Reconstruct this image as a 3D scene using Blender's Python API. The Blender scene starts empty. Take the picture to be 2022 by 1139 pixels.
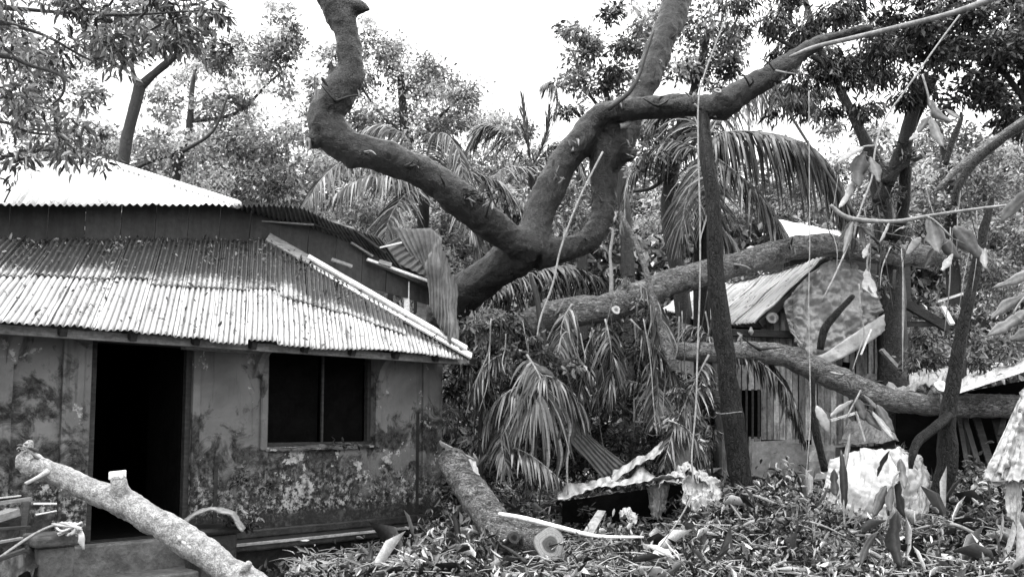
import bpy, math, random
import numpy as np
from mathutils import Vector, noise as mnoise

SC = bpy.context.scene
# ---------------------------------------------------------------- camera
FPX, PITCH, EYE = 1750.0, math.radians(4.5), 1.6
cam_d = bpy.data.cameras.new('camera')
cam = bpy.data.objects.new('camera', cam_d)
SC.collection.objects.link(cam)
cam.location = (0, 0, EYE)
cam.rotation_euler = (math.radians(90) + PITCH, 0, 0)
cam_d.sensor_width = 36.0
cam_d.lens = 36.0 * FPX / 2022.0
cam_d.shift_y = 136.0 / 2022.0
cam_d.clip_end = 600
cam_d.clip_start = 0.05
SC.camera = cam
# ---------------------------------------------------------------- light: bright rainy overcast, exposed for the shade
SUN_EL, SUN_AZ = math.radians(70), math.radians(215)
w = bpy.data.worlds.new("World"); SC.world = w; w.use_nodes = True
nt = w.node_tree; nt.nodes.clear()
out = nt.nodes.new('ShaderNodeOutputWorld'); bg = nt.nodes.new('ShaderNodeBackground')
sky = nt.nodes.new('ShaderNodeTexSky'); sky.sky_type = 'NISHITA'; sky.sun_disc = False
sky.sun_elevation = SUN_EL; sky.sun_rotation = SUN_AZ; sky.dust_density = 4.0
bw = nt.nodes.new('ShaderNodeRGBToBW')
cl = nt.nodes.new('ShaderNodeMix'); cl.data_type = 'FLOAT'; cl.inputs[0].default_value = 0.85
geo_ = nt.nodes.new('ShaderNodeTexCoord'); sx = nt.nodes.new('ShaderNodeSeparateXYZ'); nt.links.new(geo_.outputs['Generated'], sx.inputs[0])
mr = nt.nodes.new('ShaderNodeMapRange'); mr.inputs[1].default_value = 0; mr.inputs[2].default_value = 1; mr.inputs[3].default_value = 4.6; mr.inputs[4].default_value = 16.5
nt.links.new(sx.outputs[2], mr.inputs[0]); nt.links.new(mr.outputs[0], cl.inputs[3])   # overcast: brightest overhead
nt.links.new(sky.outputs[0], bw.inputs[0]); nt.links.new(bw.outputs[0], cl.inputs[2])
nt.links.new(cl.outputs[0], bg.inputs[0]); bg.inputs[1].default_value = 0.12
nt.links.new(bg.outputs[0], out.inputs[0])
sd = bpy.data.lights.new('sun', 'SUN'); sd.energy = 1.0; sd.angle = math.radians(35); sd.color = (1, 1, 1)
so = bpy.data.objects.new('sun', sd); SC.collection.objects.link(so)
so.rotation_euler = (math.radians(90) - SUN_EL, 0, -SUN_AZ + math.pi)
SC.view_settings.view_transform = 'Standard'; SC.view_settings.look = 'None'
SC.view_settings.gamma = 1; SC.view_settings.use_curve_mapping = False
SC.view_settings.exposure = 1.25
SC.cycles.max_bounces = 6; SC.cycles.diffuse_bounces = 2; SC.cycles.transparent_max_bounces = 8
SC.cycles.transmission_bounces = 2; SC.cycles.glossy_bounces = 2

rng = np.random.default_rng(7); R = random.Random(7)
cp, sp = math.cos(PITCH), math.sin(PITCH)
def ray(px, py):
    cx = (px - 1011.0) / FPX; cy = (569.5 - py) / FPX + 136.0 / FPX
    return np.array([cx, -cy * sp + cp, cy * cp + sp])
def P(px, py, d):
    """the place at distance d (metres forward) that is seen in that direction"""
    r = ray(px, py); return np.array([0, 0, EYE]) + r * (d / r[1])
def m(px, d): return px * d / FPX

# ---------------------------------------------------------------- objects
ORG = {}
def tag(o, label=None, cat=None, group=None, kind=None):
    if label: o['label'] = label
    if cat: o['category'] = cat
    if group: o['group'] = group
    if kind: o['kind'] = kind
    return o
def empty(name, loc, label=None, cat=None, group=None, kind=None):
    o = bpy.data.objects.new(name, None); SC.collection.objects.link(o)
    o.location = [float(v) for v in loc]; o.empty_display_size = .1
    ORG[o.name] = np.array(loc, float); return tag(o, label, cat, group, kind)
class Geo:
    def __init__(s): s.v = []; s.f = []; s.n = 0; s.sh = []; s.uv = []; s.gr = []
    def add(s, V, F, sh=.5, uv=None, gr=None):
        V = np.asarray(V, float); b = s.n
        s.v.append(V); s.n += len(V)
        s.f += [[i + b for i in f] for f in F]
        s.sh.append(np.full(len(V), sh) if np.isscalar(sh) else np.asarray(sh, float))
        s.uv.append(np.zeros((len(V), 2)) if uv is None else np.asarray(uv, float))
        s.gr.append(np.zeros(len(V)) if gr is None else np.asarray(gr, float)); return s
def finish(o, parent):
    SC.collection.objects.link(o)
    if parent is not None: o.parent = parent
    return o
def mk(name, geo, mat, parent=None, smooth=False, label=None, cat=None, group=None, kind=None):
    V = np.concatenate(geo.v)
    if parent is not None: org = ORG[parent.name]
    else: org = np.array([V[:, 0].mean(), V[:, 1].mean(), V[:, 2].min()])
    me = bpy.data.meshes.new(name); me.from_pydata((V - org).tolist(), [], geo.f)
    a = me.attributes.new('shade', 'FLOAT', 'POINT'); a.data.foreach_set('value', np.concatenate(geo.sh).astype('f'))
    g = np.concatenate(geo.gr)
    if g.any(): a = me.attributes.new('groove', 'FLOAT', 'POINT'); a.data.foreach_set('value', g.astype('f'))
    uv = np.concatenate(geo.uv)
    if uv.any():
        a = me.attributes.new('suv', 'FLOAT_VECTOR', 'POINT')
        a.data.foreach_set('vector', np.c_[uv, np.zeros(len(uv))].astype('f').ravel())
    if smooth: me.polygons.foreach_set('use_smooth', np.ones(len(me.polygons), bool))
    me.materials.append(mat); me.update()
    o = bpy.data.objects.new(name, me)
    if parent is None: o.location = org.tolist()
    ORG[o.name] = org
    tag(o, label, cat, group, kind); return finish(o, parent)
def mkq(name, V, k, mat, parent=None, shade=None, smooth=False, faces=None, **kw):
    """many small polygons at once: V is (n*k,3), every k vertices share the pattern of faces"""
    org = ORG[parent.name] if parent is not None else np.array([V[:, 0].mean(), V[:, 1].mean(), V[:, 2].min()])
    n = len(V) // k; faces = np.array(faces); nf, fs = faces.shape
    idx = (np.arange(n)[:, None, None] * k + faces[None]).reshape(-1)
    me = bpy.data.meshes.new(name)
    me.vertices.add(len(V)); me.vertices.foreach_set('co', (V - org).astype('f').ravel())
    me.loops.add(len(idx)); me.loops.foreach_set('vertex_index', idx.astype('i'))
    me.polygons.add(n * nf); me.polygons.foreach_set('loop_start', (np.arange(n * nf) * fs).astype('i'))
    me.polygons.foreach_set('loop_total', np.full(n * nf, fs, 'i'))
    if smooth: me.polygons.foreach_set('use_smooth', np.ones(n * nf, bool))
    a = me.attributes.new('shade', 'FLOAT', 'POINT'); a.data.foreach_set('value', np.repeat(shade, k).astype('f'))
    me.materials.append(mat); me.update(calc_edges=True)
    o = bpy.data.objects.new(name, me)
    if parent is None: o.location = org.tolist()
    ORG[o.name] = org; tag(o, **kw); return finish(o, parent)

# ---------------------------------------------------------------- materials (the photograph is black and white: every colour is a grey)
def grey(v): return (v, v, v, 1)
class NB:
    def __init__(s, name):
        s.m = bpy.data.materials.new(name); s.m.use_nodes = True; s.t = s.m.node_tree; s.t.nodes.clear()
        s.o = s.t.nodes.new('ShaderNodeOutputMaterial'); s.b = s.t.nodes.new('ShaderNodeBsdfPrincipled')
        s.t.links.new(s.b.outputs[0], s.o.inputs[0])
        s.tc = s.t.nodes.new('ShaderNodeTexCoord').outputs['Object']
    def link(s, a, b): s.t.links.new(a, b)
    def attr(s, n, fac=True):
        a = s.t.nodes.new('ShaderNodeAttribute'); a.attribute_name = n; return a.outputs['Fac' if fac else 'Vector']
    def mapp(s, src, sc):
        q = s.t.nodes.new('ShaderNodeMapping'); q.inputs['Scale'].default_value = sc; s.link(src, q.inputs[0]); return q.outputs[0]
    def noise(s, src, scale, det=5, rough=.6, dist=0):
        q = s.t.nodes.new('ShaderNodeTexNoise'); q.inputs['Scale'].default_value = scale; q.inputs['Detail'].default_value = det
        q.inputs['Roughness'].default_value = rough; q.inputs['Distortion'].default_value = dist
        s.link(src, q.inputs['Vector']); return q.outputs[0]
    def ramp(s, src, a, b, lo=0., hi=1.):
        q = s.t.nodes.new('ShaderNodeMapRange'); q.inputs[1].default_value = a; q.inputs[2].default_value = b
        q.inputs[3].default_value = lo; q.inputs[4].default_value = hi; s.link(src, q.inputs[0]); return q.outputs[0]
    def math(s, op, a, b=None, clamp=False):
        q = s.t.nodes.new('ShaderNodeMath'); q.operation = op; q.use_clamp = clamp
        for i, v in enumerate((a, b)):
            if v is None: continue
            if isinstance(v, (int, float)): q.inputs[i].default_value = v
            else: s.link(v, q.inputs[i])
        return q.outputs[0]
    def mix(s, f, a, b):
        q = s.t.nodes.new('ShaderNodeMix'); q.data_type = 'FLOAT'
        for i, v in zip((0, 2, 3), (f, a, b)):
            if isinstance(v, (int, float)): q.inputs[i].default_value = v
            else: s.link(v, q.inputs[i])
        return q.outputs[0]
    def bump(s, h, strength, dist=.02):
        q = s.t.nodes.new('ShaderNodeBump'); q.inputs['Strength'].default_value = strength; q.inputs['Distance'].default_value = dist
        s.link(h, q.inputs['Height']); s.link(q.outputs[0], s.b.inputs['Normal']); return q.outputs[0]
    def done(s, col, rough=.6, spec=.3, metal=0):
        s.link(col, s.b.inputs['Base Color']) if not isinstance(col, float) else setattr(s.b.inputs['Base Color'], 'default_value', grey(col))
        if isinstance(rough, (int, float)): s.b.inputs['Roughness'].default_value = rough
        else: s.link(rough, s.b.inputs['Roughness'])
        s.b.inputs['Specular IOR Level'].default_value = spec; s.b.inputs['Metallic'].default_value = metal
        return s.m
def leaf_mat(name, lo, hi, rough=.4, transl=.35, spec=.5, pw=2.3):
    n = NB(name); c = n.math('POWER', n.attr('shade'), pw); c = n.mix(c, lo, hi)
    f = n.noise(n.tc, 30, 2); c = n.math('MULTIPLY', c, n.ramp(f, .3, .7, .75, 1.25)); n.done(c, rough, spec)
    tr = n.t.nodes.new('ShaderNodeBsdfTranslucent'); mx = n.t.nodes.new('ShaderNodeMixShader'); mx.inputs[0].default_value = transl
    n.link(n.math('MULTIPLY', c, 1.5), tr.inputs[0]); n.link(n.b.outputs[0], mx.inputs[1]); n.link(tr.outputs[0], mx.inputs[2])
    n.link(mx.outputs[0], n.o.inputs[0]); return n.m
def bark_mat(name, lo, hi, scale=9, rough=.7, stretch=(1, 1, 1), bs=.7, spots=0, spec=.6):
    n = NB(name); v = n.mapp(n.tc, stretch)
    a = n.noise(v, scale, 8, .75, 1.2); b = n.noise(v, scale * 4, 8, .8, .4)
    vo = n.t.nodes.new('ShaderNodeTexVoronoi'); vo.feature = 'DISTANCE_TO_EDGE'; vo.inputs['Scale'].default_value = scale * 3.2; vo.inputs['Randomness'].default_value = 1
    ad = n.t.nodes.new('ShaderNodeVectorMath'); ad.operation = 'ADD'; q = n.t.nodes.new('ShaderNodeTexNoise'); q.inputs['Scale'].default_value = scale * 1.5; q.inputs['Detail'].default_value = 3; n.link(v, q.inputs['Vector'])
    sc_ = n.t.nodes.new('ShaderNodeVectorMath'); sc_.operation = 'SCALE'; sc_.inputs['Scale'].default_value = .12; n.link(q.outputs['Color'], sc_.inputs[0]); n.link(v, ad.inputs[0]); n.link(sc_.outputs[0], ad.inputs[1]); n.link(ad.outputs[0], vo.inputs['Vector'])
    ck = n.ramp(vo.outputs['Distance'], 0, .12)
    c = n.mix(n.ramp(n.math('ADD', n.math('MULTIPLY', a, .6), n.math('MULTIPLY', b, .4)), .42, .6), lo, hi); c = n.math('MULTIPLY', c, n.mix(ck, .45, 1.1))
    if spots:
        s_ = n.noise(n.tc, scale * 1.7, 5, .7, 1.2); c = n.mix(n.ramp(s_, .56, .66, 0, spots), c, hi * 2.4)
    h = n.math('ADD', n.math('ADD', n.math('MULTIPLY', a, .7), n.math('MULTIPLY', b, .6)), n.math('MULTIPLY', ck, .5)); n.bump(h, bs, .06)
    return n.done(c, rough, spec)
def surf_mat(name, lo, hi, scale=6, rough=.7, bs=.3, stretch=(1, 1, 1), spec=.3, metal=0):
    n = NB(name); v = n.mapp(n.tc, stretch); a = n.noise(v, scale, 7, .68, .3); b = n.noise(n.tc, scale * 6, 4)
    c = n.mix(n.ramp(a, .3, .7), lo, hi); c = n.math('MULTIPLY', c, n.ramp(b, .3, .7, .75, 1.25))
    c = n.math('MULTIPLY', c, n.math('ADD', n.math('MULTIPLY', n.attr('shade'), .8), .6)); n.bump(n.math('ADD', a, b), bs, .02)
    return n.done(c, rough, spec, metal)
M = {}
M['leaf_far'] = leaf_mat('haze_paled_leaves', .06, .72, .34, .40, .7)  # lightened leaf colour stands in for distance haze
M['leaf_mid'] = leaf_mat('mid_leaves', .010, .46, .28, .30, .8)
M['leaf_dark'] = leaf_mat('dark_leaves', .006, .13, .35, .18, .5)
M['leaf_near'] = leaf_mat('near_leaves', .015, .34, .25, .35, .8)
M['leaf_big'] = leaf_mat('big_wilted_leaves', .04, .40, .4, .3, .5)
M['frond'] = leaf_mat('palm_leaflets', .015, .20, .27, .25, .8)
M['frond_dry'] = leaf_mat('dry_palm_leaflets', .06, .42, .5, .2, .3)
M['litter'] = leaf_mat('fallen_leaves', .012, .85, .3, .15, .7)
M['bark'] = bark_mat('wet_bark', .004, .026, 8, .40, bs=.6, spec=.45)
M['bark_grey'] = bark_mat('grey_bark', .022, .38, 11, .42, bs=1., spots=.3, stretch=(.4, 1, 1))  # paler bark of the logs, with light spots
M['bark_dark'] = bark_mat('black_wet_bark', .004, .022, 9, .45, bs=.8, stretch=(1, 1, .3), spec=.25)
M['bark_post'] = bark_mat('dark_upright_bark', .005, .035, 10, .45, bs=1., stretch=(1, 1, .3), spec=.25)
M['bark_pale'] = bark_mat('pale_lichen_bark', .14, .46, 14, .55, bs=.45)
M['twig'] = surf_mat('pale_twig', .12, .36, 12, .6)
M['twig_dark'] = surf_mat('dark_twig', .012, .05, 12, .6)
M['wood'] = surf_mat('weathered_wood', .10, .28, 5, .7, .4, (1, 1, 6))
M['plank_grey'] = surf_mat('sun_greyed_planks', .05, .46, 5, .7, .4, (3, 3, .8))
M['wood_pale'] = surf_mat('fresh_pale_wood', .45, .8, 7, .6, .3)
M['wood_dark'] = surf_mat('dark_wood', .012, .05, 5, .7, .4, (1, 1, 6))
M['shade_black'] = surf_mat('painted_shade_black', .002, .006, 5, 1., spec=.05)  # near-black: the shade of unlit openings put into the colour
M['panel_dark'] = surf_mat('dark_board', .02, .045, 3, .6, .2, (4, 4, .6))
M['tarp'] = surf_mat('plastic_sheet', .20, .34, 2.5, .35, .5, spec=.5)
M['cloth_white'] = surf_mat('white_cloth', .27, .40, 2, .5, .5)
M['concrete'] = surf_mat('mossy_concrete', .035, .14, 4, .7, .6)
M['concrete_dark'] = surf_mat('wet_concrete', .01, .04, 4, .4, .5)
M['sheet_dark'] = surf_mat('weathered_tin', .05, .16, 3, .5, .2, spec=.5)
M['sheet_mid'] = surf_mat('half_dull_tin', .08, .24, 3, .5, .3, spec=.5)
M['sheet_grey'] = surf_mat('grey_tin', .16, .42, 3, .5, .3, spec=.5)
M['soil'] = surf_mat('wet_soil', .006, .05, 3, .5, .9)
def rings():
    n = NB('sawn_wood'); c = n.math('MULTIPLY', n.attr('shade'), n.ramp(n.noise(n.tc, 40, 4), .3, .7, .8, 1.2)); n.bump(n.noise(n.tc, 60), .3)
    return n.done(c, .7)
M['cut'] = rings()
def zinc(name, hi, dark_tone, moss_from, moss_amt, groove_amt, gp_=2.8):
    n = NB(name); uv = n.attr('suv', False); sep = n.t.nodes.new('ShaderNodeSeparateXYZ'); n.link(uv, sep.inputs[0])
    st = n.noise(n.mapp(uv, (9, 1.2, 1)), 1.6, 6, .7); fine = n.noise(n.tc, 22, 6, .75); mid = n.noise(n.tc, 4.5, 5, .65)
    c = n.mix(n.ramp(st, .34, .52), hi * .45, hi)
    g = n.attr('groove'); gm = n.math('MULTIPLY', n.math('POWER', g, gp_), n.ramp(mid, .25, .6, groove_amt * .75, groove_amt))
    c = n.mix(gm, c, dark_tone)  # troughs mixed darker than the crests
    v = n.math('ADD', sep.outputs[1], n.math('MULTIPLY', n.math('SUBTRACT', n.noise(n.mapp(uv, (1.3, .25, 1)), 1.1, 3), .5), .34))
    v = n.math('ADD', v, n.math('MULTIPLY', n.math('SUBTRACT', fine, .5), .42))
    v = n.math('ADD', v, n.math('MULTIPLY', n.math('SUBTRACT', n.attr('shade'), .5), .12))
    mm = n.ramp(v, moss_from, moss_from + .13, 0, moss_amt)
    dk = n.mix(n.math('MULTIPLY', n.ramp(fine, .46, .70), n.ramp(g, .1, .7, 1, .15)), dark_tone * .7, hi * .17); c = n.mix(mm, c, dk)
    spot = n.ramp(n.math('ADD', n.math('MULTIPLY', fine, .6), n.math('MULTIPLY', mid, .5)), .625, .66, 0, .85); c = n.mix(spot, c, dark_tone)
    n.bump(fine, .15, .01); return n.done(c, .5, .4, .0)
M['zinc'] = zinc('old_zinc', .62, .03, .47, .97, .98)
M['sheet_torn'] = zinc('torn_tin', .42, .04, 3.5, .6, .6)
M['zinc_white'] = zinc('bright_zinc', .78, .10, 3.5, .6, .5)
def plaster():
    n = NB('mouldy_plaster'); geo = n.t.nodes.new('ShaderNodeNewGeometry'); sep = n.t.nodes.new('ShaderNodeSeparateXYZ'); n.link(geo.outputs['Position'], sep.inputs[0])
    z = sep.outputs[2]; big = n.noise(n.tc, 1.3, 5, .6, .5); mid = n.noise(n.tc, 3.6, 6, .68, .8); fine = n.noise(n.tc, 17, 6, .72)
    c = n.mix(n.ramp(big, .35, .65), .11, .22)
    mould = n.math('ADD', n.math('MULTIPLY', mid, .75), n.math('MULTIPLY', fine, .22)); mould = n.math('ADD', n.math('MULTIPLY', mould, .6), n.math('MULTIPLY', big, .42)); mould = n.math('ADD', mould, n.ramp(z, .7, 2.25, .045, -.10))
    c = n.mix(n.ramp(mould, .455, .51, 0, .97), c, n.mix(n.ramp(fine, .42, .62), .006, .07))
    peel = n.noise(n.tc, 2.9, 5, .62, .3); pf = n.math('ADD', peel, n.math('MULTIPLY', n.math('SUBTRACT', fine, .5), .3)); pf = n.math('ADD', pf, n.ramp(z, .8, 1.7, .03, -.035))
    c = n.mix(n.ramp(pf, .60, .62, 0, .9), c, n.mix(n.ramp(fine, .38, .6), .10, .50))
    low = n.math('MULTIPLY', n.ramp(z, .8, 1.25, 1, 0), n.ramp(n.noise(n.tc, 9, 6, .75, .4), .45, .56)); c = n.mix(low, c, n.mix(n.ramp(fine, .46, .6), .008, .40))
    st = n.ramp(n.noise(n.mapp(n.tc, (7, 7, .5)), 2.2, 4), .57, .72, 0, .5); c = n.mix(st, c, .035)
    c = n.mix(n.ramp(n.math('ADD', z, n.math('MULTIPLY', n.math('SUBTRACT', mid, .5), .25)), .7, .62, 0, .9), c, .018)
    n.bump(n.math('ADD', n.math('MULTIPLY', fine, .5), n.math('ADD', mid, peel)), .7, .03); return n.done(c, .75, .25)
M['plaster'] = plaster()

# ---------------------------------------------------------------- shape helpers
def spline(pts, seg=6):
    pts = [np.array(p, float) for p in pts]
    if len(pts) < 3: 
        t = np.linspace(0, 1, seg + 1)[:, None]; return pts[0] * (1 - t) + pts[1] * t
    q = [2 * pts[0] - pts[1]] + pts + [2 * pts[-1] - pts[-2]]; o = []
    for i in range(1, len(q) - 2):
        a, b, c, d = q[i - 1:i + 3]
        for k in range(seg):
            t = k / seg
            o.append(.5 * (2 * b + (c - a) * t + (2 * a - 5 * b + 4 * c - d) * t * t + (3 * b - a - 3 * c + d) * t ** 3))
    o.append(pts[-1]); return np.array(o)
def tube(geo, pts, rad, sides=10, seg=5, rough=0., sh=.5, freq=3.):
    """a tapered limb; pts 3D, rad in metres per point"""
    r4 = spline([np.r_[p, r] for p, r in zip(pts, rad)], seg); C, r = r4[:, :3], np.maximum(r4[:, 3], .0008)
    T = np.gradient(C, axis=0); T /= np.linalg.norm(T, axis=1)[:, None] + 1e-9
    up = np.array([0, 0, 1.]) if abs(T[0][2]) < .9 else np.array([1., 0, 0]); V = []
    for i in range(len(C)):
        a = np.cross(T[i], up); a /= np.linalg.norm(a); b = np.cross(a, T[i]); up = b
        for k in range(sides):
            th = 2 * math.pi * k / sides; d = a * math.cos(th) + b * math.sin(th); rr = r[i]
            if rough:
                p = C[i] + d * r[i]; rr *= 1 + rough * (mnoise.fractal(Vector(p * freq), 1, 2, 4) )
            V.append(C[i] + d * rr)
    n = len(C); F = [[i * sides + k, i * sides + (k + 1) % sides, (i + 1) * sides + (k + 1) % sides, (i + 1) * sides + k] for i in range(n - 1) for k in range(sides)]
    F.append(list(range(sides))[::-1]); F.append([(n - 1) * sides + k for k in range(sides)]); geo.add(V, F, sh); return geo
def ptube(geo, spec, sides=10, seg=5, rough=0., sh=.5, freq=3.):
    """spec: (px, py, d, width_px)"""
    return tube(geo, [P(a, b, c) for a, b, c, w_ in spec], [m(w_, c) / 2 for a, b, c, w_ in spec], sides, seg, rough, sh, freq)
def box(geo, o, ax, ay, az, sh=.5):
    """box from corner o along three edge vectors"""
    o, ax, ay, az = map(lambda q: np.array(q, float), (o, ax, ay, az))
    V = [o, o + ax, o + ax + ay, o + ay, o + az, o + ax + az, o + ax + ay + az, o + ay + az]
    geo.add(V, [[3, 2, 1, 0], [4, 5, 6, 7], [0, 1, 5, 4], [1, 2, 6, 5], [2, 3, 7, 6], [3, 0, 4, 7]], sh); return geo
def bevel(o, wd=.008, seg=2):
    b = o.modifiers.new('bevel', 'BEVEL'); b.width = wd; b.segments = seg; b.limit_method = 'ANGLE'; return o
def batten(geo, a, b, wd, th=None, sh=.5, up=(0, 0, 1)):
    a, b = np.array(a, float), np.array(b, float); t = (b - a); L = np.linalg.norm(t); t /= L; th = th or wd
    s_ = np.cross(t, up); s_ /= np.linalg.norm(s_); u = np.cross(s_, t)
    return box(geo, a - s_ * wd / 2 - u * th / 2, s_ * wd, t * L, u * th, sh)
def poly(line, t):
    line = np.array(line, float); L = np.r_[0, np.cumsum(np.linalg.norm(np.diff(line, axis=0), axis=1))]; L /= L[-1]
    return np.stack([np.interp(t, L, line[:, k]) for k in range(line.shape[1])], -1)
def ruled(geo, A, B, nu, nv, corr=0, amp=.012, wr=0., wf=3., sh=.5, u0=0, u1=1, bend=None, even=True, lift=0., sag=0., seed=0, vtop=1., fold=0., ff=7.):
    """sheet between two 3D lines A (v=0) and B (v=1); corr waves run from A to B"""
    u = np.linspace(u0, u1, nu + 1); a = poly(A, u) if even else A(u); b = poly(B, u) if even else B(u); v = np.linspace(0, 1, nv + 1)
    G = a[None] * (1 - v[:, None, None]) + b[None] * v[:, None, None]
    du = np.gradient(G, axis=1); dv = np.gradient(G, axis=0); N = np.cross(du, dv); N /= np.linalg.norm(N, axis=2)[..., None] + 1e-12
    if N[..., 2].mean() < 0: N = -N
    if corr: ph = np.cos(2 * math.pi * corr * (u - u0) / (u1 - u0)); G = G + N * (ph[None, :, None] * amp); g = np.broadcast_to((1 - ph) / 2, G.shape[:2])
    else: g = np.zeros(G.shape[:2])
    if lift: G = G + N * lift
    if sag: G[..., 2] -= sag * np.sin(np.pi * v)[:, None]
    if fold:
        for i in range(nv + 1):
            for j in range(nu + 1):
                q = Vector((u[j] * ff + .5 * math.sin(v[i] * 3 + seed), v[i] * ff * .22, seed * 3.3)); G[i, j] += N[i, j] * fold * (1.6 * abs(mnoise.noise(q)) - .8 + .7 * mnoise.noise(q * 2.3) + .9 * abs(mnoise.noise(Vector((u[j] * 3 + v[i] * 4, v[i] * 9 - u[j] * 3, seed)))))
    if wr:
        for i in range(nv + 1):
            for j in range(nu + 1):
                p = Vector(G[i, j] * wf + seed); G[i, j] += N[i, j] * wr * (mnoise.fractal(p, .8, 2, 4) + 1.1 * abs(mnoise.noise(p * 1.7)) + .7 * abs(mnoise.noise(p * 4.1)) - .4)
    F = [[i * (nu + 1) + j, i * (nu + 1) + j + 1, (i + 1) * (nu + 1) + j + 1, (i + 1) * (nu + 1) + j] for i in range(nv) for j in range(nu)]
    L = np.linalg.norm(a[-1] - a[0]); U = np.stack(np.meshgrid(np.linspace(0, L, nu + 1) + u0 * 5 + seed, v * vtop), -1).reshape(-1, 2)
    geo.add(G.reshape(-1, 3), F, sh, U, g.reshape(-1)); return geo
def solid(o, t=.004):
    q = o.modifiers.new('thickness', 'SOLIDIFY'); q.thickness = t; q.offset = 0; return o
def L3(*pts): return [P(*p) for p in pts]
def unit(v): return v / (np.linalg.norm(v, axis=-1, keepdims=True) + 1e-9)
def leaf_cloud(C, L, wid=.38, droop=.5, outward=None, kind='diamond', curl=.15):
    """leaves at points C; returns vertices (n*k,3), k, faces"""
    n = len(C); d = unit(rng.normal(size=(n, 3)));
    if outward is not None: d = unit(d + outward * .8)
    d[:, 2] -= droop; d = unit(d); s = unit(np.cross(d, unit(rng.normal(size=(n, 3)) + np.array([0, 0, .9])))); nn = np.cross(s, d)
    L = (L * rng.uniform(.6, 1.3, n))[:, None]; W = L * wid * rng.uniform(.7, 1.2, (n, 1)) / 2; cu = L * curl * rng.uniform(-.3, 1.6, (n, 1))
    if kind == 'diamond':
        V = np.stack([C, C + d * L * .45 + s * W + nn * cu * .4, C + d * L - nn * cu, C + d * L * .45 - s * W + nn * cu * .4], 1)
        return V.reshape(-1, 3), 4, [[0, 1, 2], [0, 2, 3]]
    V = np.stack([C, C + d * L * .28 + s * W + nn * cu * .5, C + d * L * .68 + s * W * .8 + nn * cu * .3, C + d * L - nn * cu,
                  C + d * L * .68 - s * W * .8 + nn * cu * .3, C + d * L * .28 - s * W + nn * cu * .5], 1)
    return V.reshape(-1, 3), 6, [[0, 1, 2, 3], [0, 3, 4, 5]]
def crown(parent, clumps, leaf_px, cov=2.2, mat='leaf_far', droop=.4, wid=.42, kind='diamond', lo=0., hi=1., name='crown', flat=.8, tight=.30, **kw):
    """clumps: (px, py, r_px, d); leaf_px: leaf length as seen; uneven sub-clumps with gaps"""
    CC, LL, SH, OUT = [], [], [], []
    for (px, py, r, d) in clumps:
        n = int(cov * math.pi * r * r / (.14 * leaf_px ** 2)); c = P(px, py, d); rm = m(r, d)
        k = max(3, int((r / (leaf_px * 1.5)) ** 2 * .8)); q = unit(rng.normal(size=(k, 3))) * (rng.uniform(0, 1, (k, 1)) ** .45); q[:, 2] *= flat
        sub = c + q * rm; tone = rng.uniform(lo, hi, k); w_ = rng.gamma(2., 1., k); w_ /= w_.sum()
        i = rng.choice(k, n, p=w_); off = rng.normal(size=(n, 3)) * rm * tight * np.minimum(1, 2.2 / math.sqrt(k) + .25); off[:, 2] *= .7
        CC.append(sub[i] + off); LL.append(np.full(n, m(leaf_px, d))); SH.append(np.clip(tone[i] + rng.normal(0, .22, n), 0, 1)); OUT.append(unit(off))
    C = np.concatenate(CC); V, k, F = leaf_cloud(C, np.concatenate(LL), wid, droop, np.concatenate(OUT), kind)
    return mkq(name, V, k, M[mat], parent, np.concatenate(SH), faces=F, **kw)
def frond(parent, rach, length, droop=.5, n=46, wid=.035, mat='frond', lo=0., hi=1., plane=None, side=(1, 1), rw=.02, name='frond', taper=.5, rmat='twig', ang=.9, **kw):
    """a palm frond: rachis through the 3D points, leaflets on both sides hanging with gravity"""
    n = int(n * 1.5); wid *= .6
    C = spline(rach, 8); T = np.gradient(C, axis=0); T = unit(T); t = np.linspace(.06, 1, n); L = np.linspace(0, 1, len(C))
    Pc = np.stack([np.interp(t, L, C[:, k]) for k in range(3)], -1); Tc = unit(np.stack([np.interp(t, L, T[:, k]) for k in range(3)], -1))
    up = np.array([0, 0, 1.]) if plane is None else np.array(plane, float); VV, SH = [], []
    for sgn, amt in zip((-1, 1), side):
        if not amt: continue
        S = unit(np.cross(Tc, up)) * sgn; ln = length * amt * (np.sin(np.pi * (t * .88 + .1)) ** .6) * rng.uniform(.5, 1.15, n)
        d = unit(S * ang + Tc * (.25 + .7 * t[:, None]) + rng.normal(0, .15, (n, 3))); pts = [Pc]; cur = Pc; K = 4
        for k in range(K):
            dd = d.copy(); dd[:, 2] -= droop * (k + .5) / K * 2.2 * rng.uniform(.7, 1.2, n); dd = unit(dd); cur = cur + dd * (ln / K)[:, None]; pts.append(cur)
        W = unit(np.cross(pts[-1] - pts[0], np.cross(Tc, pts[-1] - pts[0]) + rng.normal(0, .25, (n, 3)))); ww = wid * rng.uniform(.7, 1.2, (n, 1)) / 2; st = []
        for k, p in enumerate(pts): f = (1, 1.1, .95, .6, .08)[k]; st += [p - W * ww * f, p + W * ww * f]
        VV.append(np.stack(st, 1).reshape(-1, 3)); SH.append(rng.uniform(lo, hi, n))
    fr = mkq(name, np.concatenate(VV), 10, M[mat], parent, np.concatenate(SH), faces=[[0, 1, 3, 2], [2, 3, 5, 4], [4, 5, 7, 6], [6, 7, 9, 8]], **kw)
    g = Geo(); tube(g, list(C[::4]) + [C[-1]], list(np.linspace(rw, rw * .25, len(C[::4]) + 1)), 6, 2); mk('rachis', g, M[rmat], fr, True); return fr
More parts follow.
